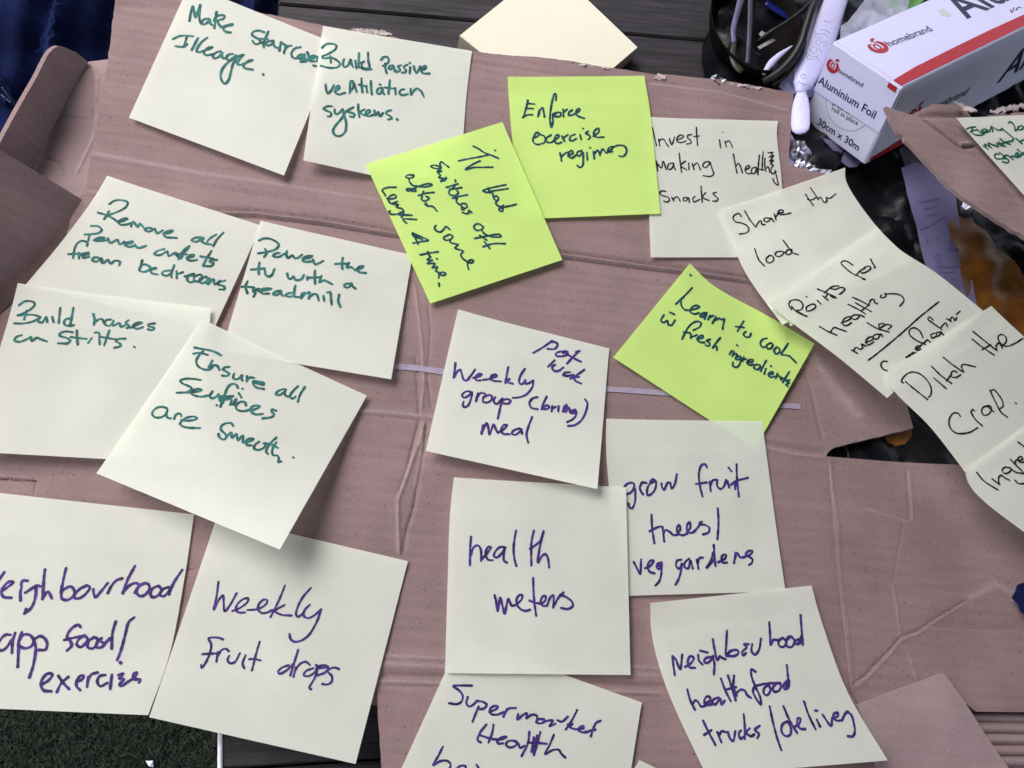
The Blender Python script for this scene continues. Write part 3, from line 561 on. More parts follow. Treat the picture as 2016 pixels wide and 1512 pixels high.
INK['supermarket'] = [(820,1210,5.0025,4.6,"""
545,700 450,698 362,705 420,748 455,800 440,860 395,882 320,872;505,812 490,870 515,905 560,885 595,848;590,850 650,858 692,890 660,925 600,932;612,905 580,980 550,1055;
718,958 785,930 800,905 760,902 722,935 735,978 790,985 862,960;890,930 855,1005;868,968 910,925 978,920;1000,980 992,1032 1045,990 1085,970 1078,1022;1080,1020 1140,985 1185,998 1180,1050;
1255,1032 1205,1030 1178,1058 1215,1072 1290,1045 1340,1045 1310,1098 1368,1075;1390,1042 1430,1055 1490,1005;1582,940 1530,1040 1470,1132;1490,1085 1535,1078 1505,1100 1545,1125 1595,1130;
1598,1130 1645,1115 1640,1098 1605,1110 1600,1145 1650,1160 1720,1142;1812,1045 1765,1070 1715,1198;1660,1152 1762,1132;
685,1085 620,1170 602,1240 632,1258;757,1085 742,1170 708,1258;620,1185 740,1225 800,1230;790,1238 860,1220 888,1202 850,1205 795,1240 805,1268 850,1268;
955,1240 900,1248 880,1280 920,1308 980,1285 985,1250 950,1240 1000,1270 1020,1312 1065,1290;1110,1155 1098,1260 1035,1392;1218,1158 1180,1300 1155,1382;1155,1210 1130,1352;1185,1190 1150,1360;1150,1250 1190,1240;1090,1262 1180,1262 1282,1272;
1352,1185 1310,1285 1268,1372 1340,1335 1400,1332 1425,1370 1465,1408;260,1300 215,1390 165,1482 230,1445 300,1440 335,1475 320,1520 270,1540;395,1520 430,1490 480,1492 480,1540;590,1478 615,1515""")]
INK['nhood'] = [(1300,1180,5.0025,5.0,"""
120,560 128,650 142,745;120,560 150,590 175,650 198,688 208,610 215,545;245,665 300,630 328,575 295,560 270,610 285,668 342,675;372,550 380,605 415,642;390,505 466,525;
505,570 455,575 428,612 455,628 505,590 518,560;515,560 532,640 525,742;515,392 532,490 560,600 585,562 605,575 640,590;655,308 648,430 648,550 690,510 755,500 768,530 725,558 650,555;
868,442 825,445 850,470 805,520 815,552 842,530;905,440 898,510 930,545 970,500 990,388;
1072,225 1080,340 1085,450 1112,400 1152,402;1205,378 1165,410 1168,455 1210,470 1240,420 1205,378;1280,368 1240,405 1245,460 1290,470 1320,410 1280,365 1250,375;
1385,390 1335,405 1335,440 1375,430 1400,390;1380,158 1390,300 1402,450;1395,345 1360,430;
265,890 290,985 338,1085;318,1030 345,995 370,1010 400,1055 440,1050;430,1025 485,1000 490,965 455,958 432,1000 445,1040 500,1035;575,965 525,985 510,1020 540,1035 590,980 600,1035 632,1000;
595,780 640,900 692,1002;665,750 705,880 740,992;650,888 745,865;725,752 718,850 748,950;735,935 790,890 830,900 855,945 892,970;
935,712 895,690 895,750 930,850 980,960 988,1032 950,990 910,905 920,870;930,855 1040,830 1180,825;1065,838 1020,880 1020,930 1050,945 1085,890 1060,835;1140,830 1108,870 1120,910 1165,900 1190,850 1160,825;
1245,800 1212,850 1225,885 1262,860 1270,800;1245,648 1255,750 1268,850;1255,790 1240,860;
420,1195 470,1300 540,1432;430,1335 502,1288;560,1310 600,1408;575,1345 605,1300 650,1310;665,1305 685,1370 715,1395 738,1300;795,1290 772,1320 790,1372 825,1350;820,1130 832,1280 830,1375;
880,1270 845,1310 890,1348 925,1330;978,1245 930,1285 970,1325 952,1370;1075,1055 1110,1220 1150,1370 1190,1485;
1245,1200 1200,1235 1192,1300 1230,1345 1275,1335 1285,1270 1250,1200;1210,1052 1270,1190 1345,1315;1310,1262 1365,1225 1378,1175 1352,1172 1350,1230 1380,1275 1425,1278;1415,1008 1460,1140 1530,1282;
1540,1185 1572,1252;1525,1097 1545,1096;1598,1138 1680,1245 1690,1170;1690,1175 1745,1150 1745,1118 1708,1128 1705,1170 1740,1195 1790,1190;1790,1185 1820,1125 1850,1105;1835,1105 1875,1135 1905,1225 1912,1315 1890,1350 1845,1348""")]
INK['every'] = [(1815,200,10.015,3.6,"""
868,550 960,510 1055,505;940,605 1010,575 1082,562;1000,520 975,580 1010,640 1090,665 1170,665 1225,640;1080,545 1190,635 1175,560;1205,625 1265,570 1240,540 1200,570 1210,620 1270,610 1310,590;
1285,555 1320,600 1375,490 1392,590;1420,520 1490,562 1560,560 1585,530;1570,538 1680,620 1800,738 1770,778 1650,800;1705,425 1735,400 1780,425 1830,510 1835,580 1885,545;
1955,478 1900,505 1895,545 1940,560 2000,520 1985,485 1950,478;1205,870 1300,942;1255,890 1235,842 1370,918;1330,870 1305,822 1440,880;1410,850 1500,895 1475,825 1585,885;1510,800 1640,892;1540,738 1620,800 1745,850;1570,835 1720,780;
1845,725 1972,832;1950,800 1965,770 2013,758;1515,1042 1465,1030 1430,1070 1460,1125 1560,1132 1660,1128 1710,1165 1690,1208 1590,1190;1530,1008 1620,1080 1705,1162;1595,1125 1640,1065 1690,1070;
1690,1060 1795,1142;1755,1095 1790,1070;1810,1095 1890,1060 1895,1020 1850,1030 1835,1080 1880,1105 1960,1065;1880,948 1975,1025 2040,1075;1910,1070 2030,1000""")]

# ------------------------------------------------------------------ materials
_wa = W1(1100, 72, -.015) - W1(600, 30, -.015); WOOD_ANG = math.atan2(_wa[1], _wa[0])
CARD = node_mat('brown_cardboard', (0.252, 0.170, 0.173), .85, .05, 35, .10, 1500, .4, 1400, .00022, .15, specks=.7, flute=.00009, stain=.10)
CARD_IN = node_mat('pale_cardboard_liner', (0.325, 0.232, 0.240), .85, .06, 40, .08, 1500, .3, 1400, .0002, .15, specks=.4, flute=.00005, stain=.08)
PAPER = node_mat('pale_yellow_paper', (0.86, 0.875, 0.79), .8, .032, 20, .025, 1100, .25, 700, .00012, .1, transl=.40)
PAPER_PAD = node_mat('cream_paper', (0.72, 0.68, 0.56), .75, .015, 30, .02, 700, .1, 500, .0002, .15)
LIME = node_mat('lime_paper', (0.67, 0.91, 0.265), .8, .03, 20, .02, 1100, .25, 700, .00012, .1, transl=.32)
INK_TEAL = node_mat('teal_marker_ink', (0.022, 0.135, 0.125), .65, .38, 320, .2, 900, spec=.2)
INK_PURPLE = node_mat('purple_marker_ink', (0.052, 0.026, 0.175), .65, .38, 320, .2, 900, spec=.2)
INK_NAVY = node_mat('blue_green_marker_ink', (0.008, 0.058, 0.085), .65, .38, 320, .2, 900, spec=.2)
INK_BLACK = node_mat('black_pen_ink', (0.016, 0.017, 0.022), .6, .3, 320, .2, 900, spec=.2)
INK_GREEN = node_mat('dark_green_marker_ink', (0.010, 0.095, 0.065), .65, .25, 320, .2, 900, spec=.2)
WOOD = node_mat('dark_stained_wood', (0.036, 0.031, 0.037), .6, .3, 22, .3, 90, .4, 45, .0005, .25, streak=((1, 14, 1), -WOOD_ANG))
NAVY = node_mat('navy_cloth', (0.008, 0.013, 0.058), .95, .25, 30, .25, 1200, .5, 900, .0006, .05)
BLACKP = node_mat('black_plastic_film', (0.007, 0.007, 0.010), .33, .2, 40, bump=.3, bscale=160, bdist=.0015, spec=.17)
SMOKE = node_mat('dark_smoky_plastic', (0.006, 0.004, 0.004), .7, .3, 60, spec=.05)
BOXW = node_mat('white_coated_card', (0.56, 0.545, 0.78), .38, .015, 30, .01, 500, .05, 200, .0002, .35)  # sky's blue cast put into the box white, on both card materials
BOXG = node_mat('white_card', (0.58, 0.575, 0.72), .5, .02, 30, .01, 500, .05, 200, .0002, .3)
RED = node_mat('red_print', (0.36, 0.010, 0.022), .4, .05, 60, spec=.35)
NAVYP = node_mat('navy_print', (0.012, 0.010, 0.045), .4, .1, 60, spec=.35)
WPLAS = node_mat('white_plastic', (0.52, 0.50, 0.78), .4, .02, 40, spec=.4)
FOIL = node_mat('aluminium_foil', (0.70, 0.69, 0.78), .28, .1, 200, metallic=1.0)
RECEIPT = node_mat('lilac_receipt_paper', (0.165, 0.15, 0.28), .8, .08, 60, .05, 700, .3, 200, .0008, .1)
ORANGE = node_mat('orange_plastic_film', (0.17, 0.062, 0.010), .4, .3, 60, bump=.3, bscale=90, bdist=.002, spec=.3)
REDP = node_mat('red_plastic', (0.22, 0.012, 0.03), .4, .2, 60)
GREENP = node_mat('green_packet', (0.22, 0.52, 0.17), .4, .2, 40)
GREYC = node_mat('grey_plastic_film', (0.05, 0.05, 0.075), .5, .2, 60, .1, 700, .4, 300, .0008)
STRIPE = node_mat('lilac_printed_stripe', (0.33, 0.275, 0.36), .7, .08, 300, .12, 1500, spec=.2)
BLUEP = node_mat('blue_plastic', (0.005, 0.010, 0.12), .35, .1, 60)
def film(name, col, a, rough=.25):
    m = bpy.data.materials.new(name); m.use_nodes = True; n = m.node_tree.nodes; l = m.node_tree.links
    p = n['Principled BSDF']; p.inputs['Base Color'].default_value = (*col, 1); p.inputs['Roughness'].default_value = rough
    t = n.new('ShaderNodeTexNoise'); t.inputs['Scale'].default_value = 120; t.inputs['Detail'].default_value = 6
    tc = n.new('ShaderNodeTexCoord'); l.new(tc.outputs['Object'], t.inputs[0])
    mr = n.new('ShaderNodeMapRange'); mr.inputs[1].default_value = .3; mr.inputs[2].default_value = .7; mr.inputs[3].default_value = a * .55; mr.inputs[4].default_value = min(1, a * 1.5); l.new(t.outputs[0], mr.inputs[0]); l.new(mr.outputs[0], p.inputs['Alpha'])
    b = n.new('ShaderNodeBump'); b.inputs['Strength'].default_value = .5; b.inputs['Distance'].default_value = .002; l.new(t.outputs[0], b.inputs['Height']); l.new(b.outputs[0], p.inputs['Normal'])
    return m
CLEAR = film('clear_plastic_film', (.55, .55, .72), .42)

# ------------------------------------------------------------------ ground: lawn below the table
TZ = -0.015                                     # table top
GZ = -0.42
gpx = [(-900, -900), (2900, -900), (2900, 2400), (-900, 2400)]
GRASS0 = node_mat('dark_soil', (0.012, 0.016, 0.012), .95, .3, 60, .3, 400, .5, 200, .003, .05)
gp = W(gpx, GZ); c0 = gp.mean(0)
big = [c0 + [x, y, 0] for x, y in ((-6, -6), (6, -6), (6, 6), (-6, 6))]
tag(mesh_obj('lawn', big, [[0, 1, 2, 3]], GRASS0, origin=c0), kind='structure')
def grass():
    m = node_mat('grass_blades', (0.038, 0.044, 0.034), .8, .4, 140, .4, 300, spec=.15, color2=(0.010, 0.018, 0.014))
    a, b, cc = W1(-60, 1330, GZ), W1(500, 1330, GZ), W1(-60, 1580, GZ); n = 30000
    s, t = RNG.uniform(0, 1, n), RNG.uniform(0, 1, n); P = a + np.outer(s, b - a) + np.outer(t, cc - a)
    th = RNG.uniform(0, 6.283, n); h = RNG.uniform(.004, .011, n); ln = RNG.uniform(.2, 1.3, n) * h; wd = RNG.uniform(.0004, .0009, n)
    dx, dy = np.cos(th), np.sin(th); V = np.zeros((n, 5, 3))
    for k, (f, ww) in enumerate(((0, 1), (0, -1), (.6, .7), (.6, -.7), (1, 0))):
        V[:, k, 0] = P[:, 0] + dx * ln * f * f - dy * wd * ww; V[:, k, 1] = P[:, 1] + dy * ln * f * f + dx * wd * ww; V[:, k, 2] = GZ + h * f
    fs = []
    for i in range(n): fs += [[5 * i, 5 * i + 1, 5 * i + 3, 5 * i + 2], [5 * i + 2, 5 * i + 3, 5 * i + 4]]
    o = mesh_obj('grass', V.reshape(-1, 3), fs, m, origin=P.mean(0)); tag(o, 'short dark green grass below the table edge', 'grass', kind='stuff')
grass()
sc_ = W1(297, 1500, GZ + .012)
tag(mesh_obj('paper_scrap', [sc_ + np.array(v) for v in ((-.004, -.001, 0), (.001, .0015, .001), (.004, -.0025, 0), (.001, -.003, .002))], [[0, 3, 1], [3, 2, 1]], WPLAS, origin=sc_, smooth=False), 'tiny white scrap lying in the grass', 'scrap')

# ------------------------------------------------------------------ table: dark boards, left ends visible at the top and bottom
e0, e1 = W1(548, 20, TZ), W1(433, 1480, TZ)
ax = W1(1100, 72, TZ) - W1(600, 30, TZ); ax /= np.linalg.norm(ax)      # along the boards
ed = e1 - e0; ed /= np.linalg.norm(ed); across = np.array([ax[1], -ax[0], 0.])
table = empty('table', (float(e0[0]), float(e0[1]), GZ), 'dark stained slatted wooden table under the cardboard', 'table')
torg = np.array([e0[0], e0[1], GZ])
start = e0 + across * (((W1(600, 13, TZ) - e0) @ across) - .094 * 4); bw = .094; gap = .0009
for k in range(10):
    a0 = start + across * (k * bw); ts = ((a0 - e0) @ across) / (ed @ across); p0 = e0 + ed * ts
    q = p0 + across * (bw - gap)
    pe = e0 + ed * (ts + (bw - gap) / (ed @ across))
    ln = 1.15; bv = .0012
    prof = [(0, -.022), (0, -bv), (bv, 0)]; 
    A0, A1 = p0, pe
    tv = []
    for A, s_ in ((A0, 1), (A1, -1)):
        for off in (0, ln):
            for (dd, zz) in ((0, -.024), (0, -bv), (bv * .8, 0)):
                tv.append(A + ax * (off + (dd if off == 0 else -dd)) + across * s_ * dd + [0, 0, zz])
    f = lambda s_, o_, j: s_ * 6 + o_ * 3 + j
    fs = [[f(0, 0, 2), f(1, 0, 2), f(1, 1, 2), f(0, 1, 2)]]
    for j in (0, 1): fs += [[f(0, 0, j), f(0, 0, j + 1), f(0, 1, j + 1), f(0, 1, j)], [f(1, 0, j), f(1, 1, j), f(1, 1, j + 1), f(1, 0, j + 1)],
                            [f(0, 0, j), f(1, 0, j), f(1, 0, j + 1), f(0, 0, j + 1)], [f(0, 1, j), f(0, 1, j + 1), f(1, 1, j + 1), f(1, 1, j)]]
    fs += [[f(0, 0, 0), f(0, 1, 0), f(1, 1, 0), f(1, 0, 0)]]
    mesh_obj('board', np.array(tv), fs, WOOD, parent=table, origin=torg, smooth=False)
def boxmesh(c, hx, hy, hz, X, Y):
    Z = np.cross(X, Y); return [c + sx * hx * X + sy * hy * Y + sz * hz * Z for sz in (-1, 1) for sy in (-1, 1) for sx in (-1, 1)], [[0, 2, 3, 1], [4, 5, 7, 6], [0, 1, 5, 4], [2, 6, 7, 3], [0, 4, 6, 2], [1, 3, 7, 5]]
for off in (.12, 1.0):
    v, f_ = boxmesh(e0 + ed * .1 + ax * off + [0, 0, -.046], .035, .42, .02, ax, across); mesh_obj('crossbar', v, f_, WOOD, parent=table, origin=torg, smooth=False)
    for s_ in (-.24, .38):
        cc = e0 + ed * .1 + ax * off + across * s_; hz = (TZ - .068 - GZ) / 2
        v, f_ = boxmesh(np.array([cc[0], cc[1], GZ + hz]), .03, .03, hz, ax, across); mesh_obj('leg', v, f_, WOOD, parent=table, origin=torg, smooth=False)
# white strip standing in for the glint on the peeling board ends
mt = node_mat('worn_edge_glint', (.8, .78, .95), .35, .1, 300, metallic=.0, spec=.6)
a, b = W1(434.5, 1425, TZ - .001), W1(434, 1580, TZ - .001)
tube('edge_glint', [a + [0, 0, .0012], (a + b) / 2 + [0, 0, .0012], b + [0, 0, .0012]], (.0010), mt, parent=table, origin=torg)

# ------------------------------------------------------------------ navy cloth hanging beyond the left table edge
def cloth_h(P):
    q = PX(np.column_stack([P, np.full(len(P), -.06)])); x = q[:, 0] + .12 * q[:, 1]
    f = .008 * np.sin(x / 19. + np.sin(q[:, 1] / 120.)) + .0035 * np.sin(x / 10. + 1.3 + q[:, 1] / 150) + .006 * np.sin(x / 45.)
    sm = q[:, 1] - (165 + .85 * q[:, 0]); f = f * np.where(sm > 25, .35, 1) + .006 * np.exp(-(sm / 9) ** 2) - .005 * np.exp(-((sm - 22) / 8) ** 2)
    return f + wav(.0012, .05, 5)(P)
clp = [(-140, -160), (548, -160), (543, 30), (470, 160), (300, 420), (60, 480), (-160, 480)]
o = sheet('cloth', clp, -.06, NAVY, cloth_h, step=.003, thick=.002, origin=W1(150, 100, -.06))
tag(o, 'dark navy cloth hanging in folds left of the cardboard', 'cloth')
STITCH = node_mat('grey_thread', (.12, .14, .2), .9, .2, 300)
def on_cloth(px): 
    X = W(px, -.06); h = cloth_h(X[:, :2]); return W(px, -.06 + h + .0006)
for a, b in (((4, 172), (42, 222)), ((2, 186), (22, 203))):
    pt = on_cloth(np.linspace(a, b, 14)); tube('stitching', pt, .00035, STITCH, parent=o, origin=np.array(o.location))

# ------------------------------------------------------------------ the flattened carton
corg = W1(1000, 800, 0)
carton = empty('cardboard_carton', corg, 'flattened brown cardboard carton covered in sticky notes', 'cardboard box')
main_px = [(228, -10), (240, -70), (420, 0), (505, 24), (560, 36), (631, 50), (690, 60), (705, 57), (750, 60), (800, 84), (852, 95), (900, 99), (1000, 108), (1010, 109), (1060, 112), (1125, 121), (1180, 132), (1215, 136), (1250, 141), (1290, 147), (1310, 146), (1380, 154), (1420, 158), (1470, 167), (1512, 174), (1562, 184),
           (1558, 240), (1553, 324), (1588, 334), (1625, 342), (1640, 420), (1680, 560), (1740, 690), (1786, 798), (1798, 843), (1720, 862), (1645, 880), (1634, 887), (1627, 895),
           (1650, 1150), (1672, 1357), (1690, 1390), (1770, 1640), (762, 1640), (750, 1500), (741, 1352), (330, 1350), (-160, 1336), (-200, 1000), (-180, 800), (60, 560), (128, 474), (140, 430), (150, 398), (168, 378), (190, 250), (212, 120)]
mainw = wav(.0004, .10, 11)
def main_h(P):
    q = PX(np.column_stack([P, np.zeros(len(P))]))
    t = q[:, 1] - .14 * q[:, 0]                  # faint flutes run with the folds
    f = .00009 * np.sin(t / 14. + np.sin(q[:, 0] / 160.)) * (q[:, 1] < 420 + .14 * (q[:, 0] - 300))
    f = f + .00008 * np.sin(q[:, 1] / 12.) * (q[:, 1] > 880)
    return mainw(P) + f
cre = [dict(px=[(170, 377), (340, 418), (504, 422), (640, 438), (776, 461), (900, 478), (1000, 490), (1103, 503), (1343, 534), (1475, 553), (1540, 562)], w=0.00145, a=0.00120, kind='double'),
       dict(px=[(185, 330), (420, 372), (760, 425), (1080, 452), (1290, 478)], w=0.00176, a=-0.00025),
       dict(px=[(170, 300), (400, 342), (760, 395)], w=0.00160, a=0.00019),
       dict(px=[(230, 10), (350, 16), (420, 30)], w=0.00240, a=-0.00074),
       dict(px=[(1050, 140), (1120, 150), (1310, 165), (1560, 205)], w=0.00144, a=-0.00043), dict(px=[(1280, 165), (1420, 182), (1560, 222)], w=0.00104, a=0.00037),
       dict(px=[(1290, 188), (1400, 205), (1555, 228)], w=0.00160, a=-0.00031), dict(px=[(940, 175), (1000, 182)], w=0.00128, a=-0.00031), dict(px=[(930, 125), (1010, 133), (1050, 140)], w=0.00128, a=-0.00025),
       dict(px=[(816, 560), (824, 620), (831, 690), (834, 760), (828, 812)], w=0.00072, a=0.00043), dict(px=[(842, 590), (848, 650), (842, 740), (850, 810)], w=0.00048, a=-0.00037),
       dict(px=[(818, 700), (822, 760), (826, 820)], w=0.00072, a=-0.00037),
       dict(px=[(700, 808), (760, 812), (832, 820), (860, 822)], w=0.00128, a=0.00050), dict(px=[(712, 818), (830, 828)], w=0.00064, a=-0.00031),
       dict(px=[(835, 830), (826, 870), (812, 905), (794, 955), (783, 985), (784, 1040), (786, 1095)], w=0.00088, a=0.00074), dict(px=[(826, 826), (812, 880), (800, 930), (784, 970)], w=0.00064, a=-0.00056),
       dict(px=[(842, 828), (834, 885), (826, 930), (815, 1000), (802, 1040), (792, 1095)], w=0.00080, a=-0.00068), dict(px=[(834, 850), (828, 905), (818, 960)], w=0.00072, a=0.00050),
       dict(px=[(740, 1290), (870, 1296), (1100, 1305), (1180, 1310), (1310, 1316)], w=0.00080, a=0.00031), dict(px=[(740, 1306), (1310, 1330)], w=0.00144, a=0.00025),
       dict(px=[(735, 1328), (875, 1334), (1100, 1344), (1310, 1352), (1500, 1360), (1668, 1364)], w=0.00120, a=-0.00087), dict(px=[(740, 1340), (875, 1345), (1100, 1356), (1310, 1364)], w=0.00080, a=0.00043), dict(px=[(745, 1350), (870, 1353), (1310, 1373)], w=0.00048, a=-0.00031),
       dict(px=[(-100, 941), (-20, 942), (73, 948)], w=0.00048, a=-0.00149, taper=60), dict(px=[(73, 948), (66, 975)], w=0.00032, a=-0.00031),
       dict(px=[(-80, 930), (150, 938), (190, 942)], w=0.00200, a=-0.00025),
       dict(px=[(362, 1126), (374, 1121), (382, 1120), (393, 1123)], w=0.00032, a=-0.00050),
       dict(px=[(1580, 720), (1594, 756), (1606, 810), (1620, 868)], w=0.00096, a=-0.00037), dict(px=[(1500, 868), (1560, 884), (1626, 893)], w=0.00144, a=-0.00056), dict(px=[(1500, 878), (1560, 894), (1622, 900)], w=0.00096, a=0.00031),
       dict(px=[(1500, 560), (1560, 640), (1640, 760), (1700, 830)], w=0.00480, a=0.00037)]
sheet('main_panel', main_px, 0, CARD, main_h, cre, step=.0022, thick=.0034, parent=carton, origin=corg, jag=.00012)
side_px = [(1629, 898), (1700, 903), (1800, 909), (1880, 915), (2000, 930), (2160, 950), (2200, 1404), (1920, 1401), (1880, 1370), (1840, 1420), (1780, 1640), (1772, 1640), (1693, 1390), (1675, 1357), (1652, 1150)]
cre2 = [dict(px=[(1634, 905), (1655, 1150), (1677, 1357)], w=0.00122, a=0.00034, taper=0),
        dict(px=[(1790, 920), (1789, 1000), (1789, 1026)], w=0.00054, a=-0.00030), dict(px=[(1796, 925), (1795, 1030)], w=0.00054, a=0.00022), dict(px=[(1788, 1024), (1750, 1012), (1700, 995), (1672, 962)], w=0.00061, a=-0.00030), dict(px=[(1790, 1030), (1748, 1018), (1700, 1002)], w=0.00054, a=0.00022),
        dict(px=[(1672, 1355), (1690, 1340), (1705, 1330), (1724, 1308), (1755, 1275), (1772, 1254), (1800, 1245), (1820, 1232), (1850, 1212), (1880, 1195), (1905, 1180)], w=0.00031, a=-0.00044), dict(px=[(1682, 1357), (1712, 1332), (1745, 1296), (1776, 1260), (1812, 1246), (1850, 1220), (1900, 1188)], w=0.00034, a=0.00026),
        dict(px=[(1820, 1232), (1880, 1236), (1940, 1240), (2000, 1238)], w=0.00054, a=-0.00022), dict(px=[(1758, 1150), (1765, 1200), (1770, 1250)], w=0.00054, a=0.00022), dict(px=[(1785, 1275), (1795, 1310), (1803, 1340)], w=0.00048, a=0.00019),
        dict(px=[(1820, 1055), (1845, 1080), (1890, 1100)], w=0.00068, a=-0.00030), dict(px=[(1775, 1030), (1766, 1090), (1758, 1150)], w=0.00054, a=-0.00019), dict(px=[(1905, 1180), (1960, 1150), (2030, 1190)], w=0.00272, a=0.00030)]
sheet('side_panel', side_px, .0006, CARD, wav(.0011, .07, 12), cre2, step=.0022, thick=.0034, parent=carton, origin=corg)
sheet('lower_panel', [(260, 10), (500, 60), (900, 140), (1200, 175), (1540, 225), (1530, 330), (1600, 640), (1600, 900), (1660, 1380), (1740, 1600), (790, 1600), (780, 1400), (520, 1330), (480, 800), (300, 420)], -.0038, CARD, step=.006, thick=.0107, parent=carton, origin=corg)
sheet('side_lower_panel', [(1640, 960), (2100, 985), (2100, 1380), (1700, 1370)], -.0036, CARD, step=.006, thick=.0109, parent=carton, origin=corg)
sheet('corner_flap', [(1686, 1389), (1720, 1376), (1857, 1326), (1862, 1330), (2010, 1545), (1990, 1640), (1790, 1640), (1750, 1560)], .0032, CARD_IN, wav(.0007, .05, 14), step=.0025, thick=.0030, parent=carton, origin=corg)
sheet('inner_panel', [(174, 121), (213, 115), (216, 118), (192, 250), (174, 380), (168, 425), (110, 400), (50, 365), (40, 318), (78, 302), (108, 246)], -.0042, CARD_IN, wav(.0006, .04, 15),
      [dict(px=[(178, 124), (186, 165), (192, 200), (185, 235)], w=.0010, a=-.0006), dict(px=[(190, 150), (190, 200), (188, 260), (170, 300), (150, 345)], w=.0007, a=.0005), dict(px=[(90, 310), (120, 322), (133, 345)], w=.0006, a=-.0006), dict(px=[(110, 230), (160, 234), (186, 236)], w=.0006, a=-.0003)], step=.0022, thick=.003, parent=carton, origin=corg)
def ruled(name, A, B, mat, thick=.003, n=40, m=12, sag=0.0, cut=None):
    """upright flap between a hinge line A and a free edge B, each a list of (px,py,zmm)"""
    fa, fb = edge_fn(A), edge_fn(B); u, v = np.meshgrid(np.linspace(0, 1, n), np.linspace(0, 1, m)); u, v = u.ravel(), v.ravel()
    X = fa(u) * (1 - v[:, None]) + fb(u) * v[:, None] + np.array([0, 0, 1]) * (sag * np.sin(np.pi * v))[:, None]
    nrm = np.cross(fa(np.array([.9]))[0] - fa(np.array([.1]))[0], fb(np.array([.5]))[0] - fa(np.array([.5]))[0]); nrm /= np.linalg.norm(nrm); nrm *= -np.sign(nrm @ (CP - X.mean(0)))
    K = len(X); fs = []
    for j in range(m - 1):
        for i in range(n - 1):
            a = j * n + i; fs.append([a, a + 1, a + n + 1, a + n]); fs.append([K + a, K + a + n, K + a + n + 1, K + a + 1])
    for i in range(n - 1): fs += [[i, K + i, K + i + 1, i + 1], [(m - 1) * n + i, (m - 1) * n + i + 1, K + (m - 1) * n + i + 1, K + (m - 1) * n + i]]
    for j in range(m - 1): fs += [[j * n, (j + 1) * n, K + (j + 1) * n, K + j * n], [j * n + n - 1, K + j * n + n - 1, K + (j + 1) * n + n - 1, (j + 1) * n + n - 1]]
    o = mesh_obj(name, np.vstack([X, X + nrm * thick]), fs, mat, parent=carton, origin=corg); o.data.set_sharp_from_angle(angle=math.radians(38)); return o
ruled('end_tab', [(174, 122, -3), (150, 166, -3), (126, 212, -3), (106, 250, -3), (82, 300, -3), (60, 345, -3)], [(150, 103, 4), (116, 91, 13), (100, 101, 16), (72, 152, 18), (36, 215, 19), (-10, 300, 20)], CARD, .0022)
ruled('end_flap', [(170, 398, -1), (148, 432, -1), (130, 474, -1), (52, 562, -1), (-70, 700, -1), (-150, 800, -1)], [(-4, 292, 30), (-70, 340, 33), (-130, 420, 34), (-190, 520, 34), (-270, 660, 34), (-330, 760, 34)], CARD, .0026)
# exposed fluted edge at the lower right
def flutes():
    a, b = W1(1880, 1400, -.006), W1(2200, 1404, -.006); c = W1(1980, 1640, -.006)
    u, v = np.meshgrid(np.linspace(0, 1, 30), np.linspace(0, 1, 260)); u, v = u.ravel(), v.ravel(); dn = c - a; dn -= (dn @ (b - a)) / ((b - a) @ (b - a)) * (b - a)
    X = a + np.outer(u, b - a) + np.outer(v, dn); L = np.linalg.norm(dn)
    X[:, 2] += .0022 * np.abs(np.sin(v * L / .0046 * math.pi)) ** .7 - v * .002 + .0003 * np.sin(u * 7)
    fs = [[j * 30 + i, (j + 1) * 30 + i, (j + 1) * 30 + i + 1, j * 30 + i + 1] for j in range(259) for i in range(29)]
    o = mesh_obj('fluted_liner', X, fs, CARD_IN, parent=carton, origin=corg); o.modifiers.new('thick', 'SOLIDIFY').thickness = .0008
flutes()
TORN = node_mat('torn_paper_fibre', (.46, .385, .39), .95, .15, 400, .2, 1800, .8, 900, .0006, .05)
for tp in ([(688, 59), (696, 55), (712, 56), (750, 59), (776, 68), (760, 71), (735, 66), (700, 64)], [(1290, 150), (1296, 144), (1305, 146), (1313, 148), (1310, 155), (1298, 157), (1288, 155)], [(866, 97), (885, 96), (905, 98), (930, 102), (915, 104), (890, 102)], [(1125, 123), (1160, 128), (1200, 134), (1195, 137), (1150, 131)], [(1420, 160), (1455, 165), (1500, 172), (1495, 176), (1450, 169)]):
    sheet('torn_edge', tp, .0007, TORN, wav(.0005, .006, int(tp[0][0])), step=.0009, thick=.0007, parent=carton, origin=corg, jag=.0004)
# printed pale stripe, broken by the notes
def stripe(pxs, wpx):
    X = W(catmull(np.array(pxs, float), 6), 0); X[:, 2] = main_h(X[:, :2])
    s = wpx * depth(X) / F * .5; T = np.gradient(X, axis=0); T /= np.linalg.norm(T, axis=1)[:, None]; N = np.cross(np.array([0, 0, 1.]), T)
    k = len(X); jj = 1 + .06 * RNG.normal(size=k); V = np.vstack([X + N * (s * jj)[:, None], X - N * (s * jj)[:, None]]) + [0, 0, .00045]
    mesh_obj('printed_stripe', V, [[i, k + i, k + i + 1, i + 1] for i in range(k - 1)], STRIPE, parent=carton, origin=corg)
stripe([(776, 722), (830, 727), (880, 734)], 12); stripe([(1190, 766), (1290, 773), (1400, 783), (1500, 796), (1575, 801)], 11)

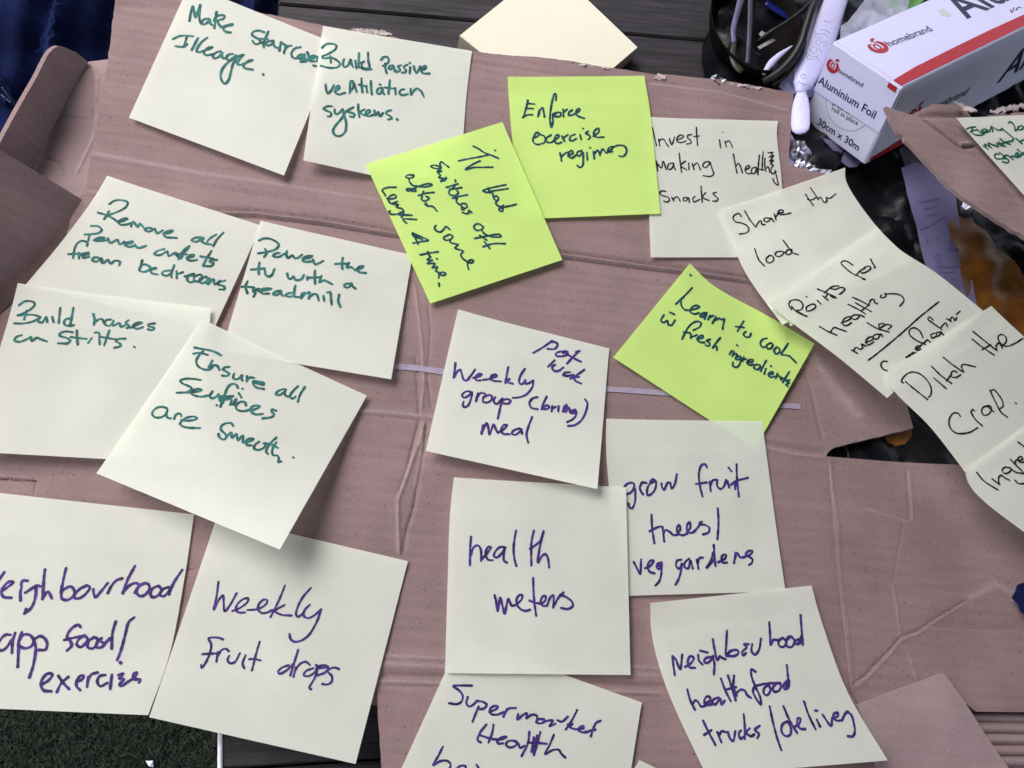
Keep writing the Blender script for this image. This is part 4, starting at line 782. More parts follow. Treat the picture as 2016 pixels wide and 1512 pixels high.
# ------------------------------------------------------------------ black plastic bag and clutter at the upper right
bag_px = [(1432, -140), (1418, 20), (1398, 50), (1386, 85), (1383, 115), (1388, 145), (1398, 172), (1420, 190), (1520, 230), (1545, 330), (1560, 420), (1600, 640), (1620, 860), (1640, 930), (1780, 960), (1950, 960), (2150, 960), (2300, 500), (2250, -200)]
bw1, bw2, bw3 = wav(.0045, .075, 21), wav(.0024, .028, 22), wav(.001, .012, 23)
def bag_h(P):
    r = -np.abs(bw1(P)) * 1.2 + .003 + np.abs(bw2(P)) + bw3(P) * .6
    return np.clip(r, -.0035, .006)
o = sheet('plastic_bag', bag_px, TZ + .006, BLACKP, bag_h, step=.003, thick=.0012, origin=W1(1750, 500, TZ)); tag(o, 'crumpled black plastic bag spread under the clutter at the right', 'plastic bag')
# dark smoky bowl at the left of the bag
def bowl():
    c = W1(1478, 62, TZ + .012); th = np.linspace(0, 2 * math.pi, 49)[:-1]; prof = [(.018, -.009), (.023, -.006), (.0265, .002), (.028, .0075), (.0285, .009), (.0278, .0092), (.026, .003), (.022, -.0045), (.012, -.0068), (0.0005, -.007)]
    V, fs = [], []
    e = np.array([img_rt[0], img_rt[1], 0]); e /= np.linalg.norm(e); g = np.array([-e[1], e[0], 0])
    for r, z in prof:
        for t in th: V.append(c + e * r * math.cos(t) * .98 + g * r * math.sin(t) * 1.25 + [0, 0, z])
    n = len(th)
    for j in range(len(prof) - 1):
        for i in range(n): fs.append([j * n + i, j * n + (i + 1) % n, (j + 1) * n + (i + 1) % n, (j + 1) * n + i])
    tag(mesh_obj('plastic_bowl', V, fs, SMOKE, origin=c), 'dark smoky plastic bowl beside the note pad', 'bowl')
bowl()
def strip(name, pxs, z, wpx, mat, label, cat, th=.0006, parent=None):
    c = catmull(np.array([(x, y, zz) for (x, y), zz in zip(pxs, z if hasattr(z, '__len__') else [z] * len(pxs))], float), 5); X = W(c[:, :2], c[:, 2])
    ww = np.interp(np.linspace(0, 1, len(X)), np.linspace(0, 1, len(wpx)), wpx) if hasattr(wpx, '__len__') else np.full(len(X), wpx)
    s = ww * depth(X) / F * .5; T = np.gradient(X, axis=0); T /= np.linalg.norm(T, axis=1)[:, None]; N = np.cross(np.array([0, 0, 1.]), T); N /= np.linalg.norm(N, axis=1)[:, None]
    k = len(X); L, R = X + N * s[:, None], X - N * s[:, None]; C = X + np.array([0, 0, 1]) * (s * .25)[:, None]
    V = np.vstack([L, C, R, R - [0, 0, th], L - [0, 0, th]]); fs = []
    for i in range(k - 1):
        for j in range(5): fs.append([j * k + i, ((j + 1) % 5) * k + i, ((j + 1) % 5) * k + i + 1, j * k + i + 1])
    fs += [[j * k for j in range(5)][::-1], [j * k + k - 1 for j in range(5)]]
    o = mesh_obj(name, V, fs, mat, origin=X.mean(0) if parent is None else np.array(parent.location), parent=parent)
    if parent is None: tag(o, label, cat)
    return o
LAV = node_mat('lavender_plastic_and_highlight', (.12, .11, .20), .3, .2, 90); OLIVE = node_mat('olive_highlight', (.035, .035, .025), .4, .2, 90)
strip('highlight_strip', [(1462, -10), (1452, 25), (1444, 60), (1446, 85)], .004, [15, 12, 11, 10], LAV, 'lavender strip standing in for a reflection across the smoky bowl', 'highlight')  # reflection on the black bag, modelled as a coloured strip
strip('highlight_strip', [(1446, 86), (1443, 110), (1450, 128), (1462, 140)], .004, [8, 14, 16, 18], OLIVE, 'olive lower end of the modelled reflection against the cardboard edge', 'highlight')  # lower end of the same modelled reflection
strip('highlight_line', [(1478, -10), (1477, 40), (1475, 80), (1472, 125)], .006, [10, 10, 9, 9], GREYC, 'thin dark strip standing in for a highlight beside the bowl', 'glint')  # thin highlight line, modelled as a dark grey strip
strip('ballpoint_pen', [(1508, 4), (1535, 22), (1566, 42)], -.001, [14, 16, 10], BLUEP, 'dark blue pen half hidden among the cables', 'pen')
strip('plastic_knife', [(1503, 146), (1516, 128), (1530, 113), (1560, 90)], .003, [7, 15, 11, 3], WPLAS, 'white plastic knife blade tip poking out by the cables', 'knife')
CAB = node_mat('black_cable_rubber', (.014, .014, .015), .4, .2, 60)
def cable(pxz, rpx, label):
    c = catmull(np.array(pxz, float), 5); X = W(c[:, :2], c[:, 2]); tag(tube('cable', X, rpx * depth(X).mean() / F, CAB, origin=X.mean(0)), label, 'cable')
cable([(1490, 84, -.002), (1512, 66, .004), (1545, 46, .008), (1575, 24, .011), (1606, -6, .014), (1640, -50, .014)], 3.6, 'thin black cable running up to the white tube')
cable([(1502, 160, 0), (1530, 145, .006), (1556, 120, .012), (1576, 88, .017), (1588, 50, .020), (1600, 15, .022), (1626, -30, .022)], 8, 'thick black cable curving beside the white tube')
cable([(1520, 168, 0), (1548, 148, .006), (1574, 112, .011), (1590, 72, .014), (1606, 30, .016)], 4, 'thin black cable hugging the underside of the thicker cable')
for pts, lb in (([(1494, 66), (1500, 60), (1508, 66), (1500, 74)], 'small grey flake lying above another on the black bag'), ([(1491, 92), (1520, 76), (1528, 79), (1496, 97)], 'long grey flake on the black bag under the thin cable')):
    X = W(pts, .001); tag(mesh_obj('paper_flake', np.vstack([X, X - [0, 0, .0004]]), [[3, 2, 1, 0], [4, 5, 6, 7], [0, 1, 5, 4], [1, 2, 6, 5], [2, 3, 7, 6], [3, 0, 4, 7]], node_mat('grey_paper', (.3, .3, .29), .9, .2, 300), origin=X.mean(0), smooth=False), lb, 'scrap')
def crumple(name, outline, z, amp, mat, label, seed, step=.0022):
    w1, w2 = wav(amp * 1.3, .011, seed), wav(amp * .8, .0055, seed + 1)
    o = sheet(name, outline, z, mat, lambda P: np.abs(w1(P)) * 2 + np.abs(w2(P)) * 1.5, step=step, thick=.0004, origin=W(outline, z).mean(0))
    for p_ in o.data.polygons: p_.use_smooth = False
    tag(o, label, 'foil'); return o
crumple('crumpled_foil', [(1545, 262), (1562, 276), (1580, 296), (1604, 318), (1628, 345), (1600, 372), (1540, 345)], -.0068, .0011, FOIL, 'crumpled sheet of silver foil between the cardboard and the foil box', 31)
crumple('crumpled_foil', [(1396, 160), (1400, 152), (1410, 149), (1420, 154), (1424, 166), (1410, 172)], -.002, .0008, FOIL, 'small ball of silver foil at the torn top edge of the cardboard', 33)
# white tube: wrapped handle, shoulder, neck and flared tip
def lathe_px(name, axis, prof, mat, parent, origin, flat=.75):
    """axis: list of (px,py,zm); prof: (t, half width px, flatness)"""
    A = catmull(np.array(axis, float), 3); s = np.r_[0, np.cumsum(np.linalg.norm(np.diff(A[:, :2], axis=0), axis=1))]; s /= s[-1]
    t = np.unique(np.r_[np.linspace(0, 1, 60), [p[0] for p in prof]]); pr = np.array(prof)
    px = np.stack([np.interp(t, s, A[:, k]) for k in range(3)], 1); X = W(px[:, :2], px[:, 2]); hw = np.interp(t, pr[:, 0], pr[:, 1]) * depth(X) / F; fl = np.interp(t, pr[:, 0], pr[:, 2])
    T = np.gradient(X, axis=0); T /= np.linalg.norm(T, axis=1)[:, None]; view = (CP - X); view /= np.linalg.norm(view, axis=1)[:, None]
    Sd = np.cross(T, view); Sd /= np.linalg.norm(Sd, axis=1)[:, None]; U = np.cross(Sd, T); n = len(X); g = 20; V = []
    for i in range(n):
        for k in range(g): a = 2 * math.pi * k / g; V.append(X[i] + hw[i] * (math.cos(a) * Sd[i] + fl[i] * math.sin(a) * U[i]))
    fs = [[i * g + k, i * g + (k + 1) % g, (i + 1) * g + (k + 1) % g, (i + 1) * g + k] for i in range(n - 1) for k in range(g)] + [list(range(g))[::-1], [(n - 1) * g + k for k in range(g)]]
    return mesh_obj(name, V, fs, mat, parent, origin)
torg2 = W1(1610, 100, .004)
tb = empty('glue_tube', torg2, 'white plastic tube with faint raised writing and a flared tip', 'tube')
lathe_px('tube_body', [(1650, -40, .024), (1625, 40, .018), (1605, 98, .013), (1587, 150, .008), (1575, 184, .005)], [(0, 30, .32), (.25, 30, .32), (.5, 32, .34), (.66, 30, .36), (.8, 25, .4), (.88, 21, .45), (.93, 19, .5), (.965, 13, .6), (1, 9, .7)], WPLAS, tb, torg2)
lathe_px('flared_tip', [(1578, 168, .006), (1577, 200, .005), (1576, 235, .003), (1576, 264, .002)], [(0, 9, .6), (.12, 8, .5), (.3, 14, .22), (.5, 17, .16), (.8, 18, .22), (.92, 16, .3), (.98, 10, .3), (1, 3, .3)], WPLAS, tb, torg2)
lathe_px('collar', [(1604, 174, .003), (1594, 182, .003), (1584, 188, .003)], [(0, 5, .5), (.3, 9, .5), (1, 7, .5)], WPLAS, tb, torg2)
emb = ["1600,60 1612,68 1622,66 1630,74;1606,82 1612,78 1616,84 1610,90 1606,84;1596,96 1604,92 1608,98 1602,106 1596,98;1588,104 1600,112 1610,110;1614,58 1626,60 1634,66;1604,68 1608,74 1618,74;1590,92 1594,88;1612,96 1618,102;1584,108 1592,116 1604,116;1576,148 1584,147 1586,152 1578,154 1576,149;1572,160 1580,165 1592,166 1596,162;1607,112 1612,120;1618,84 1626,82 1628,88 1620,90;1622,40 1634,44 1640,40"]
EMB = node_mat('grey_embossing', (.33, .32, .45), .5, .1, 200)
st = []
for s_ in emb[0].split(';'):
    p = catmull(np.array([[float(c) for c in q.split(',')] for q in s_.split()]), 1.5); zz = np.interp(p[:, 1], [40, 60, 90, 115, 150, 170], [.026, .0245, .021, .0165, .013, .0105]); st.append(W(p, zz))
V, Fc = ribbons(st, [.00028] * len(st), lambda k, c: np.tile((CP - c[0]) / np.linalg.norm(CP - c[0]), (len(c), 1)))
mesh_obj('raised_writing', V, Fc, EMB, tb, torg2)
sheet_l = lambda name, px, z, mat, label, cat, amp=.0005, seed=40, step=.0025, th=.0006: tag(sheet(name, px, z, mat, wav(amp, .03, seed), step=step, thick=th, origin=W(px, z).mean(0)), label, cat)
sheet_l('plastic_spoon', [(1532, 172), (1540, 156), (1556, 140), (1567, 132), (1570, 150), (1566, 184), (1545, 186)], -.003, WPLAS, 'white plastic spoon bowl tucked beside the white tube', 'spoon', .001, 41)
sheet_l('foil_scrap', [(1550, 146), (1562, 134), (1566, 150), (1564, 160), (1552, 152)], .002, FOIL, 'scrap of shiny foil lying on the white spoon bowl', 'foil', .001, 43)
sheet_l('plastic_fork', [(1618, 268), (1650, 262), (1700, 300), (1698, 318), (1688, 328), (1672, 330), (1656, 318), (1636, 292)], -.006, LAV, 'rounded lavender plastic fork handle under the foil box', 'fork', .0008, 44)
sheet_l('plastic_sheet', [(1652, 56), (1672, 38), (1706, -4), (1720, -40), (1800, -40), (1792, 10), (1772, 30), (1720, 60), (1652, 82)], .026, CLEAR, 'crinkled clear plastic film behind the foil box', 'plastic film', .002, 45)
sheet_l('snack_packet', [(1730, -30), (1738, -2), (1768, 24), (1790, 18), (1815, 4), (1850, -30)], .020, GREENP, 'bright green packet behind the foil box', 'packet', .001, 46, th=.004)
sheet_l('plastic_wrap', [(1772, 292), (1800, 270), (1850, 300), (1862, 330), (1858, 400), (1800, 392), (1780, 330)], -.002, GREYC, 'dark grey plastic wrap above the lilac receipt', 'plastic film', .0012, 47)
rc = sheet_l('receipt', [(1776, 330), (1800, 320), (1850, 330), (1876, 362), (1892, 440), (1908, 520), (1934, 640), (1880, 640), (1830, 560), (1818, 510), (1806, 440), (1786, 380)], .002, RECEIPT, 'long lilac paper receipt with faint purple scribbles between note chain and cardboard piece', 'receipt', .0012, 48)
INKP = node_mat('faint_purple_ink', (.10, .08, .25), .7, .1, 200); rs = "1812,452 1835,442 1862,426;1824,462 1826,470 1822,476;1824,478 1828,484;1840,462 1846,470 1842,480 1850,486;1836,508 1842,502 1846,510 1840,514 1836,508;1842,520 1850,518 1852,526 1844,528 1842,520;1838,530 1870,528 1894,524;1858,470 1862,480;1868,472 1872,484 1866,492;1862,494 1898,492;1845,540 1880,536;1850,546 1856,552 1850,556;1870,552 1880,548 1884,556;1884,566 1890,572 1884,578;1806,400 1830,396 1850,390;1820,412 1840,408;1826,424 1844,420"
stt = []
for s_ in rs.split(';'):
    p = catmull(np.array([[float(c) for c in q.split(',')] for q in s_.split()]), 2); X = W(p, .002); X[:, 2] += wav(.0012, .03, 48)(X[:, :2]) + .0002; stt.append(X)
V, Fc = ribbons(stt, [.0003] * len(stt), lambda k, c: np.tile(np.array([0, 0, 1.]), (len(c), 1))); mesh_obj('scribbles', V, Fc, INKP, rc, np.array(rc.location))
sheet_l('orange_packet', [(1868, 440), (1890, 420), (1922, 432), (1960, 480), (2018, 550), (2120, 660), (2100, 740), (1990, 690), (1948, 640), (1925, 640), (1900, 560)], .003, ORANGE, 'shiny orange plastic packet right of the lilac receipt', 'packet', .0022, 49)
sheet_l('red_packet', [(1655, 850), (1712, 846), (1712, 925), (1655, 925)], -.008, REDP, 'red packet glimpsed in the slit under the cardboard', 'packet', .001, 50)
sheet_l('bottle_top', [(1738, 852), (1760, 842), (1790, 840), (1794, 858), (1782, 874), (1764, 878), (1746, 868)], -.006, ORANGE, 'orange cap glimpsed in the slit under the cardboard', 'cap', .0008, 51, th=.004)
sheet_l('navy_scrap', [(1996, 1176), (2004, 1164), (2010, 1150), (2040, 1140), (2060, 1220), (2012, 1204), (2006, 1188)], .006, NAVY, 'ragged navy cloth corner at the right picture edge', 'cloth', .001, 52, th=.002)
crumple('crumpled_foil', [(1884, 402), (1896, 396), (1910, 402), (1912, 412), (1898, 416)], .003, .0012, FOIL, 'glinting bit of foil beside the orange packet', 35)
rg = W1(1652, 893, -.006); tag(tube('plastic_ring', [rg + np.array([math.cos(t) * .0048, math.sin(t) * .0048, 0]) for t in np.linspace(0, 2 * math.pi, 40)], .0006, GREYC, origin=rg), 'grey plastic ring at the corner of the cardboard slit', 'ring')

# ------------------------------------------------------------------ pad of blank notes
pq = W([(905, 70), (1082, -72), (1255, 93), (1100, 226)], -.0045); pc = pq.mean(0); ph = .0095
pad = empty('note_pad', [pc[0], pc[1], TZ], 'thick pad of blank cream sticky notes above the cardboard edge', 'note pad'); po = np.array([pc[0], pc[1], TZ])
def slab(q, z0, z1, name, mat, parent, org):
    n = len(q); lo = [np.array([p[0], p[1], z0]) for p in q]; hi = [np.array([p[0], p[1], z1]) for p in q]
    if np.cross(q[1] - q[0], q[2] - q[1])[2] < 0: lo, hi = lo[::-1], hi[::-1]
    return mesh_obj(name, lo + hi, [list(range(n))[::-1], list(range(n, 2 * n))] + [[i, (i + 1) % n, n + (i + 1) % n, n + i] for i in range(n)], mat, parent, org, smooth=False)
PADSIDE = node_mat('page_edges', (.55, .52, .40), .85, .15, 60, streak=((1, 1, 26), 0))
slab([pc + (p - pc) * (1 + RNG.normal(0, .001)) for p in pq], TZ + .0004, -.0049, 'page_block', PADSIDE, pad, po)
slab(pq, -.0048, -.0045, 'top_sheet', PAPER_PAD, pad, po)

# ------------------------------------------------------------------ foil box (true cuboid, pose solved from its corners)
BQ = np.array([[0.5337, -0.818, -0.2147], [0.8438, 0.4981, 0.1998], [-0.0566, -0.2878, 0.956]]); BO = np.array([0.10909, 0.35973, 0.04772]); BWD, BH, BL = .04635, .04858, .305
borg = BO + BQ @ np.array([.15, BWD / 2, -BH])
fb = empty('foil_box', borg, 'long white carton of aluminium foil with a red stripe', 'foil box')
def BXf(L): return BO + np.asarray(L, float) @ BQ.T
def bpoly(name, pts, mat, out, th=.0003, par=None):
    """flat printed shape on a box face; pts local, out = outward local normal"""
    out = np.asarray(out, float); p = np.asarray(pts, float); n = len(p)
    V = np.vstack([BXf(p + out * .00005), BXf(p + out * th)]); nn = np.cross(p[1] - p[0], p[2] - p[1])
    top = list(range(n, 2 * n)); fs = [top, list(range(n))[::-1]] + [[i, (i + 1) % n, n + (i + 1) % n, n + i] for i in range(n)]
    o = mesh_obj(name, V, fs, mat, par or fb, borg, smooth=False); return o
v = [BXf([x, y, z]) for z in (-BH, 0) for y in (0, BWD) for x in (0, BL)]
bm = bmesh.new(); vs = [bm.verts.new(p - borg) for p in v]
for f_ in ([0, 2, 3, 1], [4, 5, 7, 6], [0, 1, 5, 4], [2, 6, 7, 3], [0, 4, 6, 2], [1, 3, 7, 5]): bm.faces.new([vs[i] for i in f_])
bmesh.ops.recalc_face_normals(bm, faces=bm.faces); bmesh.ops.bevel(bm, geom=bm.edges[:], offset=.0007, segments=2, affect='EDGES', profile=.6)
me = bpy.data.meshes.new('box_body'); bm.to_mesh(me); bm.free(); me.materials.append(BOXG); bo = bpy.data.objects.new('box_body', me); COL.objects.link(bo); bo.parent = fb
FACES = {'end': (np.array([0, 0, 0.]), np.array([-1, 0, 0.])), 'top': (np.array([0, 0, 0.]), np.array([0, 0, 1.])), 'front': (np.array([0, 0, 0.]), np.array([0, -1, 0.]))}
def bloc(px, face, off=0.0):
    """photo point -> box-local point on a face (offset outward)"""
    o_, n_ = FACES[face]; on, nw = BXf([o_ + n_ * off])[0], BQ @ n_; d = ray([px])[0]; t = ((on - CP) @ nw) / (d @ nw); return (CP + d * t - BO) @ BQ
def bl(pts, face, off=0): return np.array([bloc(p, face, off) for p in pts])
# printed top panel, tucked end flap and lower end panel
PANEL = {'front': bo}
PANEL['top'] = bpoly('top_panel', [[.0008, .0006, 0], [BL - .001, .0006, 0], [BL - .001, BWD - .0006, 0], [.0008, BWD - .0006, 0]], BOXW, [0, 0, 1], .0004)
fl = bl([(1598, 172), (1722, 253)], 'end'); zl, zr = fl[0][2], fl[1][2]
PANEL['flap'] = bpoly('end_flap', [[0, BWD - .0004, -.0006], [0, BWD - .0004, zl], [0, .0002, zr], [0, .0002, -.0006]][::1], BOXW, [-1, 0, 0], .0009)
PANEL['end'] = bpoly('end_panel', [[0, BWD - .001, -.001], [0, BWD - .001, -BH + .0006], [0, .001, -BH + .0006], [0, .001, -.001]], BOXG, [-1, 0, 0], .0003)
rs_ = bl([(1757, 160), (1800, 134), (1840, 114), (1880, 94), (1950, 60), (2016, 30), (2100, -6)], 'top'); rs_[0][0] = .0004
lowx = list(rs_[:, 0])[::-1]
bpoly('red_stripe', [[x, .0012, .0004] for x in lowx][::-1] + [[p[0], p[1], .0004] for p in rs_[::-1]], RED, [0, 0, 1], .0003, PANEL['top'])
q = bl([(1753, 160), (1769, 171), (1765, 181), (1749, 170)], 'end'); bpoly('red_stripe', [[-.0009, p[1], min(p[2], -.0008)] for p in q][::-1], RED, [-1, 0, 0], .0003, PANEL['flap'])
q = bl([(1787, 281), (1706, 331), (1712, 312), (1784, 267)], 'front'); q[:, 2] = np.maximum(q[:, 2], -BH + .0008); bpoly('red_stripe', [[max(p[0], .0008), 0, p[2]] for p in q], RED, [0, -1, 0], .0003, PANEL['front'])
vl = [(.0009, -.001), (.0022, -.001), (.0022, -BH + .001), (.0009, -BH + .001)]
bpoly('front_seam', [[x, 0, z] for x, z in vl], node_mat('grey_card_edge', (.42, .41, .5), .6, .1, 90), [0, -1, 0], .0005)
def text_on(s, p0, p1, face, mat, lift, bold=0.0, name='lettering', up=None):
    a, b = bloc(p0, face, lift), bloc(p1, face, lift); n_ = FACES[face][1]; X = b - a; Lw = np.linalg.norm(X); X /= Lw; Y = np.cross(n_, X)
    cu = bpy.data.curves.new('txt', 'FONT'); cu.body = s; cu.offset = bold; cu.size = 1; cu.resolution_u = 3
    to = bpy.data.objects.new('txt', cu); COL.objects.link(to); dg = bpy.context.evaluated_depsgraph_get(); me = bpy.data.meshes.new_from_object(to.evaluated_get(dg)); bpy.data.objects.remove(to); bpy.data.curves.remove(cu)
    co = np.array([v_.co[:] for v_ in me.vertices]); x0, x1 = co[:, 0].min(), co[:, 0].max(); k = Lw / (x1 - x0); ky = k * (up or 1.0)
    P = a + np.outer((co[:, 0] - x0) * k, X) + np.outer(co[:, 1] * ky, Y) + n_ * .00015; P = BXf(P)
    fs = [list(p_.vertices) for p_ in me.polygons]; bpy.data.meshes.remove(me)
    return mesh_obj(name, P, fs, mat, PANEL['flap' if face == 'end' and lift > .0005 else face], borg, smooth=False)
text_on('homebrand', (1650, 142), (1698, 172), 'end', NAVYP, .0009, .006)
text_on('Aluminium Foil', (1610, 163), (1721, 234), 'end', NAVYP, .0009, .012)
text_on('press to lock', (1639, 206), (1694, 238), 'end', NAVYP, .0003); text_on('roll in place', (1637, 217), (1688, 247), 'end', NAVYP, .0003)
text_on('30cm x 30m', (1609, 244), (1689, 297), 'end', NAVYP, .0003, .012)
text_on('homebrand', (1753, 92), (1837, 60), 'top', NAVYP, .0004, .006)
text_on('Aluminium Foil', (1903, 37), (2250, -118), 'top', NAVYP, .0004, .014)
text_on('homebrand', (1817, 228), (1901, 187), 'front', NAVYP, .0001)
text_on('Aluminium Foil', (1962, 164), (2290, -30), 'front', NAVYP, .0001, .014)
def logo(cpx, sx, face, lift, right_px):
    c = bloc(cpx, face, lift); n_ = FACES[face][1]; X = bloc(right_px, face, lift) - c; sc = np.linalg.norm(X); X /= sc; Y = np.cross(n_, X); sc = sx
    arc = lambda cx, cy, rx, ry, a0, a1, k=24: [(cx + rx * math.cos(t), cy + ry * math.sin(t)) for t in np.linspace(math.radians(a0), math.radians(a1), k)]
    segs = [(arc(0, 0, .40, .38, 128, 412), [.10, .2, .24, .24, .2, .10]), (arc(-.02, -.02, .13, .20, 60, 420), [.085, .085]), (arc(-.12, .02, .2, .26, 80, 200, 14), [.04, .07]), (arc(.1, .02, .2, .26, 100, -20, 14), [.04, .07]), ([(.06, .36), (.14, .47), (.26, .52), (.36, .50)], [.06, .16, .16, .05])]
    V, fs, base = [], [], 0
    for p, wd in segs:
        p = catmull(np.array(p), .04); T = np.gradient(p, axis=0); T /= np.linalg.norm(T, axis=1)[:, None]; N = np.stack([-T[:, 1], T[:, 0]], 1); ww = np.interp(np.linspace(0, 1, len(p)), np.linspace(0, 1, len(wd)), wd) * .5
        for e in (p + N * ww[:, None], p - N * ww[:, None]): V += [BXf(c + X * q_[0] * sc + Y * q_[1] * sc + n_ * (.0002 + base * 1e-7)) for q_ in e]
        k = len(p); fs += [[base + i, base + k + i, base + k + i + 1, base + i + 1] for i in range(k - 1)]; base += 2 * k
    mesh_obj('apple_logo', np.array(V), fs, RED, PANEL['flap' if face == 'end' else face], borg, smooth=False)
ar = [bl([p_ for p_ in ((1628, 186), (1626, 206), (1634, 232), (1652, 250), (1676, 258), (1694, 252), (1704, 246))], 'end', .0003)]
V, Fc = ribbons([BXf(catmull(ar[0], .0005))], [.0004], lambda k, c: np.tile(BQ @ np.array([-1., 0, 0]), (len(c), 1))); mesh_obj('thumb_lock_cut', V, Fc, node_mat('cut_line', (.3, .3, .38), .6, .1, 90), PANEL['end'], borg)
logo((1640, 129), .0080, 'end', .0009, (1660, 142)); logo((1727, 92), .0115, 'top', .0004, (1760, 78)); logo((1800, 222), .0105, 'front', .0001, (1830, 208))
STN = node_mat('pale_stain', (.50, .48, .52), .6, .05, 90)
bpoly('stain', bl([(1847, 22), (1856, 19), (1864, 24), (1872, 30), (1868, 35), (1858, 33), (1850, 30)], 'top') * [1, 1, 0] + [0, 0, .0004], STN, [0, 0, 1], .0001, PANEL['top'])
stk = [bl(p, 'top', .0005) for p in ([(1989, 19), (1992, 24), (1996, 15)], [(2000, 20), (2006, 14), (2012, 16)])]
V, Fc = ribbons([BXf(catmull(s_, .0003)) for s_ in stk], [.0006] * 2, lambda k, c: np.tile(BQ @ np.array([0, 0, 1.]), (len(c), 1))); mesh_obj('tick_mark', V, Fc, NAVYP, PANEL['top'], borg)

# ------------------------------------------------------------------ separate torn piece of cardboard at the right
PZ = .050
def piece_h(P):
    q = PX(np.column_stack([P, np.full(len(P), PZ)])); f = wav(.0006, .05, 61)(P)
    s, al, sg = polyline_dist(q, [(1822, 240), (1845, 264), (1900, 325), (1960, 395), (2060, 500), (2200, 650)])
    return f - np.where(sg < 0, 1, 0) * np.minimum(s / 60., 3) * .0022
pc_px = [(1744, 208), (1765, 214), (1800, 225), (1820, 212), (1836, 203), (1858, 200), (1882, 198), (1896, 202), (1905, 209), (1914, 211), (1921, 221), (1934, 224), (1950, 222), (1962, 214), (1975, 213), (1990, 207), (2005, 211), (2016, 205), (2200, 196), (2400, 700), (2140, 540), (2016, 464), (1960, 431), (1900, 392), (1855, 350), (1815, 309), (1800, 291), (1766, 252)]
pcs = sheet('cardboard_piece', pc_px, PZ, CARD, piece_h, [dict(px=[(1818, 234), (1850, 256), (1896, 288)], w=.0007, a=-.0022, taper=60), dict(px=[(1896, 288), (1928, 284)], w=.0006, a=-.002, taper=60), dict(px=[(1892, 281), (1924, 277)], w=.001, a=.0008), dict(px=[(1812, 229), (1860, 224), (1910, 220)], w=.0018, a=-.0016)], step=.0022, thick=.0022, origin=W1(1900, 300, PZ), jag=.0003)
for tp in ([(1880, 199), (1894, 200), (1905, 208), (1914, 211), (1921, 222), (1912, 222), (1902, 216), (1890, 210)], [(1952, 221), (1966, 213), (1985, 208), (2018, 204), (2060, 203), (2030, 211), (1990, 215), (1968, 221)]):
    sheet('torn_edge', tp, PZ + .0012, TORN, wav(.0006, .006, int(tp[0][0])), step=.0009, thick=.0008, parent=pcs, origin=np.array(pcs.location), jag=.0006)
tag(pcs, 'loose torn piece of brown cardboard leaning over the foil box', 'cardboard')

